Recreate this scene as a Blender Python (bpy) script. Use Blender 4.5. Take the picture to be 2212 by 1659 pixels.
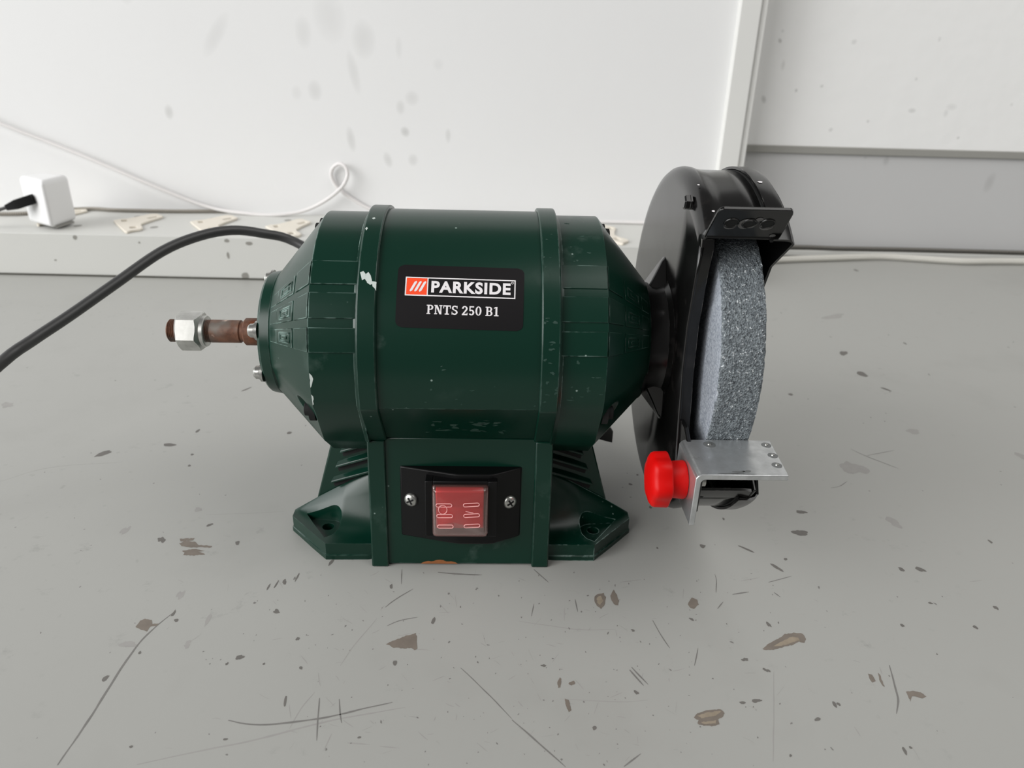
import bpy, bmesh, math, random
from mathutils import Vector, Matrix, noise as mnoise
for o in list(bpy.data.objects): bpy.data.objects.remove(o)
scn = bpy.context.scene
col = scn.collection
MM = 0.001
# ---------------------------------------------------------------- camera
CAM = Vector((18.214, -388.459, 266.222))            # millimetres
FW = Vector((0.02263713, 0.90893386, -0.41632535))
RT = Vector((0.9995627, -0.01265226, 0.02672709))
UP = Vector((-0.0190257, 0.41674831, 0.90882279))
FPX = 1605.48
cd = bpy.data.cameras.new('camera')
cd.sensor_fit = 'HORIZONTAL'; cd.sensor_width = 36.0; cd.lens = 36.0 * FPX / 2212
cd.clip_start = 0.01; cd.clip_end = 50
cd.dof.use_dof = True; cd.dof.focus_distance = 0.375; cd.dof.aperture_fstop = 14.0
cam = bpy.data.objects.new('camera', cd); col.objects.link(cam)
cam.matrix_world = Matrix(((RT.x, UP.x, -FW.x, CAM.x * MM), (RT.y, UP.y, -FW.y, CAM.y * MM), (RT.z, UP.z, -FW.z, CAM.z * MM), (0, 0, 0, 1)))
scn.camera = cam
# ---------------------------------------------------------------- world, window light, exposure
w = bpy.data.worlds.new('world'); scn.world = w; w.use_nodes = True
w.node_tree.nodes['Background'].inputs[0].default_value = (1.0, 0.985, 0.965, 1)
w.node_tree.nodes['Background'].inputs[1].default_value = 0.15
def area(name, loc, target, sx, sy, power, color):
    l = bpy.data.lights.new(name, 'AREA'); l.shape = 'RECTANGLE'; l.size = sx; l.size_y = sy
    l.energy = power; l.color = color
    o = bpy.data.objects.new(name, l); col.objects.link(o); o.location = loc
    o.rotation_euler = (Vector(target) - Vector(loc)).to_track_quat('-Z', 'Y').to_euler()
    return o
area('window_light', (-3.4, -0.7, 1.25), (0.1, 0.1, 0.1), 3.2, 2.4, 92, (0.97, 0.99, 1.0))
area('front_window_light', (-3.6, -2.9, 2.4), (0.1, 0.3, 0.1), 4.0, 3.2, 190, (1.0, 0.99, 0.975))
area('overhead_fill', (1.35, -0.5, 2.4), (0.3, 0.1, 0.0), 1.8, 1.8, 27, (1.0, 0.985, 0.96))  # added fill with no known source, lifts the table shadow on the right
scn.view_settings.view_transform = 'Standard'; scn.view_settings.look = 'None'
scn.view_settings.gamma = 1; scn.view_settings.use_curve_mapping = False
scn.view_settings.exposure = -0.01

def on_plane(px, py, axis, val):
    d = FW + RT * ((px - 1106) / FPX) - UP * ((py - 829.5) / FPX)
    t = (val - CAM[axis]) / d[axis]
    return CAM + d * t
def table_pt(px, py): return on_plane(px, py, 2, 0.0)

# ---------------------------------------------------------------- materials
def lin(c): return tuple(((v / 255) / 12.92 if v / 255 <= .04045 else ((v / 255 + .055) / 1.055) ** 2.4) for v in c) + (1,)
class NT:
    def __init__(s, name):
        s.m = bpy.data.materials.new(name); s.m.use_nodes = True; s.t = s.m.node_tree
        s.b = s.t.nodes['Principled BSDF']; s.out = s.t.nodes['Material Output']
    def n(s, typ, **kw):
        nd = s.t.nodes.new(typ)
        for k, v in kw.items():
            if k.startswith('_'): setattr(nd, k[1:], v)
            else: nd.inputs[k].default_value = v
        return nd
    def l(s, a, b): s.t.links.new(a, b)
    def coord(s): return s.n('ShaderNodeTexCoord').outputs['Object']
    def noise(s, scale, detail=3, rough=.5, vec=None):
        nd = s.n('ShaderNodeTexNoise', Scale=scale, Detail=detail, Roughness=rough)
        s.l(vec or s.coord(), nd.inputs['Vector']); return nd.outputs['Fac']
    def rng(s, val, a, b, c=0.0, d=1.0):
        nd = s.n('ShaderNodeMapRange'); nd.inputs[1].default_value = a; nd.inputs[2].default_value = b
        nd.inputs[3].default_value = c; nd.inputs[4].default_value = d; s.l(val, nd.inputs[0]); return nd.outputs[0]
    def math(s, op, a, b=None, clamp=False):
        nd = s.n('ShaderNodeMath', _operation=op, _use_clamp=clamp)
        for i, v in enumerate((a, b)):
            if v is None: continue
            if isinstance(v, (int, float)): nd.inputs[i].default_value = v
            else: s.l(v, nd.inputs[i])
        return nd.outputs[0]
    def mix(s, fac, a, b):
        nd = s.n('ShaderNodeMix', _data_type='RGBA')
        for i, v in ((0, fac), (6, a), (7, b)):
            if isinstance(v, (int, float, tuple)): nd.inputs[i].default_value = v
            else: s.l(v, nd.inputs[i])
        return nd.outputs[2]
    def bump(s, h, strength=.2, dist=.0005):
        nd = s.n('ShaderNodeBump', Strength=strength, Distance=dist); s.l(h, nd.inputs['Height'])
        s.l(nd.outputs[0], s.b.inputs['Normal']); return nd
    def set(s, color=None, rough=None, metal=None, **kw):
        for k, v in (('Base Color', color), ('Roughness', rough), ('Metallic', metal)):
            if v is None: continue
            if isinstance(v, (int, float, tuple)): s.b.inputs[k].default_value = v
            else: s.l(v, s.b.inputs[k])
        for k, v in kw.items(): s.b.inputs[k].default_value = v
        return s.m
def plain(name, rgb, rough=.5, metal=0.0, var=0.08, scale=60, **kw):
    t = NT(name); c = lin(rgb)
    nz = t.noise(scale, 4)
    d = tuple(v * (1 - var) for v in c[:3]) + (1,); e = tuple(min(1, v * (1 + var)) for v in c[:3]) + (1,)
    return t.set(t.mix(nz, d, e), rough, metal, **kw)
def edge_mask(t, radius, lo, hi):
    bv = t.n('ShaderNodeBevel', Radius=radius); bv.samples = 4
    g = t.n('ShaderNodeNewGeometry')
    d = t.n('ShaderNodeVectorMath', _operation='DOT_PRODUCT')
    t.l(bv.outputs[0], d.inputs[0]); t.l(g.outputs['Normal'], d.inputs[1])
    return t.rng(d.outputs['Value'], hi, lo)

def green_paint():
    t = NT('green_paint'); c = t.coord()
    n1 = t.noise(9, 3, .5, c)
    base = t.mix(n1, lin((4, 41, 30)), lin((6, 48, 36)))
    # dusty rubbed patches
    sm = t.noise(38, 5, .62, c); big = t.noise(14, 2, .5, c)
    dust = t.math('MULTIPLY', t.rng(sm, .58, .74), t.rng(big, .5, .68))
    base = t.mix(t.math('MULTIPLY', dust, .30), base, lin((120, 140, 132)))
    # worn edges
    em = edge_mask(t, .0008, .90, .975)
    wn = t.rng(t.noise(150, 4, .6, c), .42, .54)
    wb = t.rng(t.noise(18, 2, .5, c), .44, .62)
    wear = t.math('MULTIPLY', em, t.math('MULTIPLY', wn, t.math('ADD', t.math('MULTIPLY', wb, .8), .05)))
    base = t.mix(wear, base, lin((158, 186, 178)))
    # tiny flecks
    v = t.n('ShaderNodeTexVoronoi', Scale=150.0); t.l(c, v.inputs['Vector'])
    fl = t.math('MULTIPLY', t.rng(v.outputs['Distance'], .10, .05), t.rng(t.noise(35, 2, .5, c), .60, .66))
    base = t.mix(t.math('MULTIPLY', fl, .6), base, lin((170, 190, 182)))
    t.bump(t.noise(700, 2, .5, c), .06, .0002)
    return t.set(base, t.math('ADD', t.math('MULTIPLY', dust, .3), .28), 0.0, **{'Specular IOR Level': .4})
def table_paint():
    t = NT('grey_table_paint'); c = t.coord()
    n1 = t.noise(2.2, 4, .55, c)
    base = t.mix(n1, lin((164, 164, 160)), lin((173, 173, 169)))
    sm = t.rng(t.noise(9, 5, .6, c), .56, .78)
    base = t.mix(t.math('MULTIPLY', sm, .16), base, lin((125, 123, 118)))
    v = t.n('ShaderNodeTexVoronoi', Scale=95.0); t.l(c, v.inputs['Vector'])
    dens = t.rng(t.noise(5, 3, .6, c), .50, .66)
    fl = t.math('MULTIPLY', t.rng(v.outputs['Distance'], .16, .06), dens)
    base = t.mix(t.math('MULTIPLY', fl, .22), base, lin((105, 103, 99)))
    # fine grime in the most used area
    gr = t.math('MULTIPLY', t.rng(t.noise(60, 6, .72, c), .60, .72), t.rng(t.noise(7, 2, .5, c), .48, .62))
    base = t.mix(t.math('MULTIPLY', gr, .33), base, lin((110, 108, 106)))
    t.bump(t.noise(45, 3, .5, c), .05, .0006)
    return t.set(base, t.rng(n1, .3, .7, .36, .46), 0.0, **{'Specular IOR Level': .35})
def wall_mat(name, rgb, spots, bump_s=.15, rough=.7, spot_rgb=(150, 150, 146)):
    t = NT(name); c = t.coord()
    n1 = t.noise(3.0, 4, .55, c)
    base = t.mix(n1, lin(rgb), lin(tuple(min(255, v + 6) for v in rgb)))
    sep = t.n('ShaderNodeSeparateXYZ'); t.l(c, sep.inputs[0])
    wob = t.math('MULTIPLY', t.math('SUBTRACT', t.noise(70, 2, .5, c), .5), .5)
    acc = None
    for (x, z, rx, rz, tilt, s) in spots:      # smudges: soft ellipses in wall coordinates
        dx = t.math('SUBTRACT', sep.outputs[0], x * MM); dz = t.math('SUBTRACT', sep.outputs[2], z * MM)
        ca, sa = math.cos(tilt), math.sin(tilt)
        u = t.math('ADD', t.math('MULTIPLY', dx, ca / (rx * MM)), t.math('MULTIPLY', dz, sa / (rx * MM)))
        v = t.math('SUBTRACT', t.math('MULTIPLY', dz, ca / (rz * MM)), t.math('MULTIPLY', dx, sa / (rz * MM)))
        d = t.math('ADD', t.math('MULTIPLY', u, u), t.math('MULTIPLY', v, v))
        k = t.rng(t.math('ADD', d, wob), 1.5, -.1, 0.0, s * .8)
        acc = k if acc is None else t.math('MAXIMUM', acc, k)
    if acc is not None: base = t.mix(acc, base, lin(spot_rgb))
    t.bump(t.noise(40, 4, .55, c), bump_s, .0015)
    return t.set(base, rough, 0.0, **{'Specular IOR Level': .25})
def stone(name='grinding_stone', ca=(70, 76, 80), cb=(138, 146, 150), k=1.0):
    t = NT(name); c = t.coord()
    v = t.n('ShaderNodeTexVoronoi', Scale=1150.0); t.l(c, v.inputs['Vector'])
    bw = t.n('ShaderNodeRGBToBW'); t.l(v.outputs['Color'], bw.inputs[0])
    n = t.noise(700, 3, .6, c)
    base = t.mix(t.rng(bw.outputs[0], .1, .9), lin(ca), lin(cb))
    base = t.mix(t.math('MULTIPLY', t.rng(n, .61, .69), k), base, lin((225, 230, 232)))
    base = t.mix(t.math('MULTIPLY', t.rng(n, .41, .33), k), base, lin((26, 28, 31)))
    base = t.mix(t.math('MULTIPLY', t.noise(30, 3, .5, c), .35), base, lin((120, 128, 136)))
    t.bump(t.math('ADD', n, t.math('MULTIPLY', v.outputs['Distance'], .8)), .9 * k, .0008)
    return t.set(base, .8, 0.0)
def black_paint(name='black_guard_paint', rough=.19):
    t = NT(name); c = t.coord()
    n = t.noise(16, 4, .6, c)
    base = t.mix(n, lin((8, 8, 8)), lin((15, 14, 14)))
    d = t.math('MULTIPLY', t.rng(t.noise(60, 5, .6, c), .58, .72), .25)
    base = t.mix(t.math('MULTIPLY', d, .6), base, lin((80, 75, 73)))
    em = edge_mask(t, .0006, .80, .94)
    wear = t.math('MULTIPLY', em, t.rng(t.noise(150, 3, .6, c), .50, .60))
    base = t.mix(t.math('MULTIPLY', wear, .6), base, lin((150, 148, 145)))
    t.bump(t.noise(20, 2, .5, c), .10, .0008)
    return t.set(base, t.rng(n, .3, .7, rough - .03, rough + .06), 0.0, **{'Specular IOR Level': .5})
def rust():
    t = NT('rusty_steel'); c = t.coord()
    n = t.noise(140, 5, .65, c); m = t.noise(45, 3, .5, c)
    base = t.mix(t.rng(n, .35, .65), lin((80, 52, 40)), lin((132, 92, 72)))
    base = t.mix(t.rng(m, .52, .62), base, lin((120, 112, 105)))
    base = t.mix(t.rng(t.noise(80, 3, .6, c), .60, .66), base, lin((205, 180, 165)))
    base = t.mix(t.math('MULTIPLY', t.rng(t.noise(60, 3, .5, c), .64, .72), .6), base, lin((140, 72, 34)))
    t.bump(n, .4, .0004)
    return t.set(base, .55, .35)
def zinc(name, rgb=(205, 206, 204), rough=.38, metal=.9):
    t = NT(name); c = t.coord(); n = t.noise(120, 4, .6, c)
    d = tuple(max(0, v - 28) for v in rgb)
    t.bump(n, .15, .0003)
    return t.set(t.mix(t.rng(n, .35, .7), lin(rgb), lin(d)), t.rng(n, .3, .7, rough - .08, rough + .1), metal)
def braid(name, a, b, n_around, pitch):
    # woven sleeve: UV u along the cable in mm, v around
    t = NT(name)
    uv = t.n('ShaderNodeTexCoord').outputs['UV']
    sp = t.n('ShaderNodeSeparateXYZ'); t.l(uv, sp.inputs[0])
    u = t.math('MULTIPLY', sp.outputs[0], 2 * math.pi / pitch); v = t.math('MULTIPLY', sp.outputs[1], 2 * math.pi * n_around)
    s1 = t.math('SINE', t.math('ADD', u, v)); s2 = t.math('SINE', t.math('SUBTRACT', u, v))
    k = t.math('MULTIPLY', s1, s2)
    t.bump(k, .6, .0006)
    return t.set(t.mix(t.rng(k, -.4, .4), lin(a), lin(b)), .75, 0.0)
def clear_cover():
    t = NT('clear_switch_boot')
    tr = t.n('ShaderNodeBsdfTransparent', Color=(.95, .90, .89, 1)); gl = t.n('ShaderNodeBsdfGlossy', Roughness=.12)
    df = t.n('ShaderNodeBsdfDiffuse', Color=lin((205, 150, 142)))
    lw = t.n('ShaderNodeLayerWeight', Blend=.35)
    m1 = t.n('ShaderNodeMixShader', Fac=.09); t.l(tr.outputs[0], m1.inputs[1]); t.l(df.outputs[0], m1.inputs[2])
    m2 = t.n('ShaderNodeMixShader'); t.l(t.rng(lw.outputs['Fresnel'], 0, 1, .03, .5), m2.inputs[0])
    t.l(m1.outputs[0], m2.inputs[1]); t.l(gl.outputs[0], m2.inputs[2]); t.l(m2.outputs[0], t.out.inputs['Surface'])
    return t.m

M = {}
M['green'] = green_paint()
M['black'] = black_paint()
M['blackpl'] = plain('black_plastic', (9, 9, 10), .4, 0, .2, 90, **{'Specular IOR Level': .25})
M['dark'] = plain('dark_hole', (8, 9, 9), .8, 0, .1, 50)
M['stone'] = stone()
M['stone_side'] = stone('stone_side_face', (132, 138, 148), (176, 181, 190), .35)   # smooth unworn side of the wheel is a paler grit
M['rust'] = rust()
M['zinc'] = zinc('zinc_plated_steel', (214, 214, 210), .34)
M['screw'] = zinc('bright_screw_steel', (198, 198, 194), .28)
M['alu'] = zinc('brushed_aluminium', (214, 216, 217), .33, .85)
M['guardscuff'] = plain('grey_scuffed_paint', (92, 91, 90), .55, 0, .2, 300)
M['aluscuff'] = plain('scuffed_metal', (120, 122, 122), .5, .5, .15, 400)
M['redknob'] = plain('red_knob_plastic', (204, 10, 8), .42, 0, .06, 60, **{'Specular IOR Level': .18})
M['redswitch'] = plain('red_rocker_plastic', (226, 28, 44), .35, 0, .05, 60)
M['clear'] = clear_cover()
M['mark'] = plain('pink_white_print', (236, 170, 168), .5, 0, .04, 60)
M['sticker'] = plain('black_label', (19, 17, 19), .5, 0, .10, 40, **{'Specular IOR Level': .2})
M['white_print'] = plain('white_print', (232, 228, 230), .5, 0, .02, 60)
M['orange_print'] = plain('orange_print', (250, 72, 20), .5, 0, .03, 60)
M['cord'] = plain('grey_rubber_cord', (62, 62, 62), .42, 0, .08, 40)
M['table'] = table_paint()
M['chip'] = plain('bare_metal_chip', (122, 113, 104), .6, 0, .25, 160)
M['chipdark'] = plain('dark_chip', (110, 107, 103), .7, 0, .2, 160)
M['woodchip'] = plain('bare_wood_chip', (150, 138, 121), .7, 0, .25, 220)
M['scratch'] = plain('scratch_grey', (122, 120, 117), .7, 0, .2, 200)
M['scratchlight'] = plain('faint_scratch_grey', (158, 156, 153), .7, 0, .1, 200)
M['primer'] = plain('bare_primer', (196, 204, 200), .6, 0, .06, 300)
M['rub'] = plain('rubbed_dusty_paint', (36, 66, 56), .6, 0, .3, 500)
M['copper'] = plain('bare_brown_edge', (150, 92, 50), .6, 0, .25, 220)
M['ledge'] = wall_mat('ledge_paint', (203, 203, 199), [], .08, .5)
M['ledgemark'] = plain('ledge_grime', (142, 140, 134), .8, 0, .15, 200)
M['trim'] = plain('white_trim_paint', (222, 222, 219), .5, 0, .02, 8)
M['greytrim'] = plain('grey_trim_paint', (150, 149, 144), .6, 0, .05, 20)
M['gap'] = plain('dark_gap_dirt', (70, 69, 62), .9, 0, .2, 60)
M['cream'] = plain('cream_plastic', (226, 219, 206), .5, 0, .03, 40)
M['whitepl'] = plain('white_plastic', (236, 236, 236), .32, 0, .015, 20)
M['whitecable'] = plain('white_cable_jacket', (224, 221, 220), .45, 0, .03, 20)
M['whiterope'] = braid('white_woven_cable', (196, 194, 186), (222, 220, 213), 4, 4.2)
M['braid'] = braid('grey_woven_cable', (34, 33, 31), (128, 125, 118), 2, 5.0)
M['braidlight'] = braid('pale_woven_cable', (92, 87, 79), (176, 171, 161), 2, 5.0)
M['floor'] = plain('concrete_floor', (120, 118, 114), .8, 0, .12, 6)
M['leg'] = plain('grey_steel_leg', (120, 121, 122), .5, .2, .06, 20)

# ---------------------------------------------------------------- mesh helpers (millimetres in, metres out)
class MB:
    def __init__(s): s.v = []; s.f = []; s.uv = None
    def add(s, vs, fs):
        o = len(s.v); s.v += [tuple(p) for p in vs]; s.f += [tuple(i + o for i in f) for f in fs]; return s
    def hexa(s, p):  # 8 pts: bottom 4 ccw, top 4 ccw
        return s.add(p, [(3, 2, 1, 0), (4, 5, 6, 7), (0, 1, 5, 4), (1, 2, 6, 5), (2, 3, 7, 6), (3, 0, 4, 7)])
    def box(s, x0, x1, y0, y1, z0, z1):
        return s.hexa([(x0, y0, z0), (x1, y0, z0), (x1, y1, z0), (x0, y1, z0), (x0, y0, z1), (x1, y0, z1), (x1, y1, z1), (x0, y1, z1)])
    def obox(s, c, ax, ay, az, hx, hy, hz):
        c = Vector(c); ax, ay, az = Vector(ax).normalized() * hx, Vector(ay).normalized() * hy, Vector(az).normalized() * hz
        return s.hexa([c - ax - ay - az, c + ax - ay - az, c + ax + ay - az, c - ax + ay - az, c - ax - ay + az, c + ax - ay + az, c + ax + ay + az, c - ax + ay + az])
    def loft(s, rings, cap=True):
        n = len(rings[0]); vs = [p for r in rings for p in r]; fs = []
        for i in range(len(rings) - 1):
            for j in range(n):
                k = (j + 1) % n; fs.append((i * n + j, i * n + k, (i + 1) * n + k, (i + 1) * n + j))
        if cap:
            fs.append(tuple(range(n))[::-1]); fs.append(tuple((len(rings) - 1) * n + j for j in range(n)))
        return s.add(vs, fs)
    def prism(s, pts, dirv, cap=True):
        d = Vector(dirv); a = [Vector(p) for p in pts]; return s.loft([a, [p + d for p in a]], cap)
    def build(s, name, mat, parent=None, sharp=28, bevel=0, seg=2, solid=0):
        me = bpy.data.meshes.new(name)
        me.from_pydata([(p[0] * MM, p[1] * MM, p[2] * MM) for p in s.v], [], s.f)
        bm = bmesh.new(); bm.from_mesh(me); bmesh.ops.recalc_face_normals(bm, faces=bm.faces); bm.to_mesh(me); bm.free()
        if s.uv:
            ul = me.uv_layers.new(name='UVMap')
            for lp in me.loops: ul.data[lp.index].uv = s.uv[lp.vertex_index]
        for p in me.polygons: p.use_smooth = True
        me.set_sharp_from_angle(angle=math.radians(sharp))
        me.materials.append(mat)
        o = bpy.data.objects.new(name, me); col.objects.link(o)
        if parent: o.parent = parent
        if solid:
            md = o.modifiers.new('solid', 'SOLIDIFY'); md.thickness = solid * MM; md.offset = -1
        if bevel:
            md = o.modifiers.new('bevel', 'BEVEL'); md.width = bevel * MM; md.segments = seg; md.limit_method = 'ANGLE'; md.angle_limit = math.radians(max(sharp, 20))
            md.harden_normals = False
        return o
def circle_x(x, r, n=48, cy=0, cz=0, a0=0):
    return [(x, cy - r * math.cos(a0 + 2 * math.pi * i / n), cz + r * math.sin(a0 + 2 * math.pi * i / n)) for i in range(n)]
def lathe_x(mb, prof, n=48, cy=0, cz=0, a0=0, cap=True):
    return mb.loft([circle_x(x, max(r, .01), n, cy, cz, a0) for x, r in prof], cap)
def frame_tube(path, radii, n=10, cap=True):
    """tube along a list of Vectors (mm) with parallel transport; returns MB with uv (length, turn)"""
    P = [Vector(p) for p in path]; rings = []; uv = []
    t0 = (P[1] - P[0]).normalized(); nrm = t0.orthogonal().normalized(); L = 0
    for i, p in enumerate(P):
        t = (P[min(i + 1, len(P) - 1)] - P[max(i - 1, 0)]).normalized()
        nrm = (nrm - t * nrm.dot(t)).normalized(); b = t.cross(nrm)
        if i: L += (p - P[i - 1]).length
        r = radii[i] if isinstance(radii, (list, tuple)) else radii
        rings.append([p + (nrm * math.cos(2 * math.pi * k / n) + b * math.sin(2 * math.pi * k / n)) * r for k in range(n)])
        uv += [(L, k / n) for k in range(n)]
    mb = MB(); mb.loft(rings, cap); mb.uv = uv; return mb
def spline(pts, step=3.0):
    P = [Vector(p) for p in pts]; P = [P[0] * 2 - P[1]] + P + [P[-1] * 2 - P[-2]]; out = []
    for i in range(1, len(P) - 2):
        a, b, c, d = P[i - 1:i + 3]; n = max(2, int((c - b).length / step))
        for k in range(n):
            t = k / n
            out.append(.5 * ((2 * b) + (c - a) * t + (2 * a - 5 * b + 4 * c - d) * t * t + (3 * b - a - 3 * c + d) * t ** 3))
    out.append(P[-2]); return out
def boolean(o, cutters):
    for c in cutters:
        md = o.modifiers.new('cut', 'BOOLEAN'); md.operation = 'DIFFERENCE'; md.object = c; md.solver = 'EXACT'
    dg = bpy.context.evaluated_depsgraph_get(); dg.update()
    me = bpy.data.meshes.new_from_object(o.evaluated_get(dg))
    o.modifiers.clear(); o.data = me
    for p in me.polygons: p.use_smooth = True
    me.set_sharp_from_angle(angle=math.radians(28))
    for c in cutters: bpy.data.objects.remove(c)
def empty(name, loc=(0, 0, 0), rz=0):
    o = bpy.data.objects.new(name, None); col.objects.link(o); o.location = loc; o.rotation_euler = (0, 0, rz); o.empty_display_size = .02
    return o
def tag(o, label=None, cat=None, group=None, kind=None):
    for k, v in (('label', label), ('category', cat), ('group', group), ('kind', kind)):
        if v: o[k] = v
    return o
R = math.radians
rnd = random.Random(7)

# ================================================================ THE SETTING
def blob_outline(cx, cy, rx, ry, rot=0, n=18, jag=.3, seed=0):
    r_ = random.Random(seed); out = []; ph = [r_.uniform(0, 6.28) for _ in range(4)]
    for i in range(n):
        a = 2 * math.pi * i / n
        k = 1 + jag * (.5 * math.sin(2 * a + ph[0]) + .35 * math.sin(3 * a + ph[1]) + .3 * math.sin(5 * a + ph[2])) + jag * r_.uniform(-.35, .35)
        x, y = rx * k * math.cos(a), ry * k * math.sin(a)
        out.append((cx + x * math.cos(rot) - y * math.sin(rot), cy + x * math.sin(rot) + y * math.cos(rot)))
    return out

# floor and workbench
o = MB().box(-2600, 2600, -2600, 720, -870, -850).build('floor', M['floor']); tag(o, kind='structure')
bench = empty('workbench', (0, 0, -.85))
tag(bench, 'grey painted workbench top covered in chips and scratches, under the grinder', 'workbench')
def bench_part(mb, name, mat, **kw):
    mb.v = [(x, y, z + 850) for x, y, z in mb.v]; return mb.build(name, mat, bench, **kw)
top = bench_part(MB().box(-1700, 1700, -520, 640, -32, 0), 'tabletop', M['table'], bevel=2)
for x in (-1640, 1640):
    for y in (-460, 580):
        bench_part(MB().box(x - 30, x + 30, y - 30, y + 30, -850, -32), 'leg', M['leg'], bevel=2)
# marks on the paint: chips with their own outlines, from the photograph's table plane
def chip_mesh(list_, name, mat, z=.06):
    mb = MB()
    for i, (px, py, w_, h_, rot, jag) in enumerate(list_):
        c = table_pt(px, py); sx = (table_pt(px + 1, py) - c).length; sy = (table_pt(px, py + 1) - c).length
        pts = blob_outline(0, 0, w_ / 2, h_ / 2, rot, 22 if w_ > 12 else 9, jag, i * 13 + len(name))
        zz = z + .004 * (i % 5)
        mb.add([(c.x + x * sx, c.y - y * sy, zz) for x, y in pts], [tuple(range(len(pts)))])
    o = bench_part(mb, name, mat); tag(o, kind='stuff'); return o
def outline_chips(polys, name, mat, z):
    # bare patches with traced ragged outlines, lying in the table plane
    mb = MB(); r_ = random.Random(3)
    for k, (ox, oy, P) in enumerate(polys):
        pts = []
        for i, p in enumerate(P):
            q = P[(i + 1) % len(P)]; n = max(1, int(math.hypot(q[0] - p[0], q[1] - p[1]) / 7))
            for j in range(n):
                t = j / n; pts.append((p[0] + (q[0] - p[0]) * t + r_.uniform(-1.8, 1.8), p[1] + (q[1] - p[1]) * t + r_.uniform(-1.8, 1.8)))
        v = [table_pt(ox + x / 2, oy + y / 2) for x, y in pts]
        mb.add([(p.x, p.y, z + .004 * (k % 4)) for p in v], [tuple(range(len(v)))])
    tag(bench_part(mb, name, mat), kind='stuff')
LQ, RQ = (0, 1160), (1106, 1160)
outline_chips([(*LQ, p) for p in (
    [(1668, 463), (1690, 452), (1725, 438), (1760, 425), (1795, 415), (1800, 430), (1802, 485), (1790, 488), (1775, 480), (1740, 482), (1700, 478)],
    [(585, 390), (605, 362), (625, 353), (655, 360), (660, 376), (690, 374), (672, 386), (650, 387), (635, 408), (610, 402)],
    [(775, 8), (840, 5), (835, 16), (780, 18)], [(772, 28), (800, 18), (845, 20), (855, 34), (915, 38), (912, 46), (850, 45), (820, 46), (785, 40)],
    [(785, 60), (840, 51), (885, 59), (858, 65), (888, 75), (845, 80), (792, 79), (798, 68)])] + [(*RQ, p) for p in (
    [(355, 258), (370, 246), (395, 243), (405, 260), (402, 290), (385, 310), (368, 300), (358, 280)], [(425, 252), (438, 226), (450, 245), (462, 275), (458, 297), (440, 290), (428, 268)],
    [(758, 292), (775, 263), (800, 270), (806, 292), (785, 312), (765, 302)],
    [(1080, 485), (1110, 460), (1150, 440), (1180, 420), (1215, 414), (1255, 418), (1270, 440), (1262, 458), (1240, 452), (1215, 466), (1170, 476), (1135, 486), (1100, 490)],
    [(785, 780), (800, 762), (840, 750), (900, 745), (920, 760), (912, 778), (890, 790), (895, 810), (870, 818), (830, 816), (800, 808), (805, 792)],
    [(1702, 668), (1730, 665), (1765, 672), (1790, 690), (1770, 698), (1745, 690), (1728, 690), (1722, 712), (1712, 688)],
    [(1538, 592), (1560, 598), (1572, 622), (1556, 628), (1544, 612)], [(1580, 588), (1590, 596), (1610, 650), (1598, 640), (1586, 616)],
    [(205, 605), (214, 612), (210, 650), (200, 652), (196, 630)], [(242, 632), (268, 620), (274, 632), (256, 644)], [(228, 700), (244, 705), (258, 750), (246, 756), (232, 728)])], 'paint_chips', M['chip'], .06)
outline_chips([(*RQ, p) for p in ([(1130, 472), (1165, 452), (1205, 432), (1235, 434), (1244, 446), (1200, 460), (1150, 473)], [(800, 772), (850, 757), (905, 753), (880, 772), (820, 784)], [(815, 800), (880, 794), (880, 806), (830, 810)], [(366, 262), (384, 256), (394, 276), (380, 296), (368, 284)])], 'wood_chips', M['woodchip'], .10)
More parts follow.
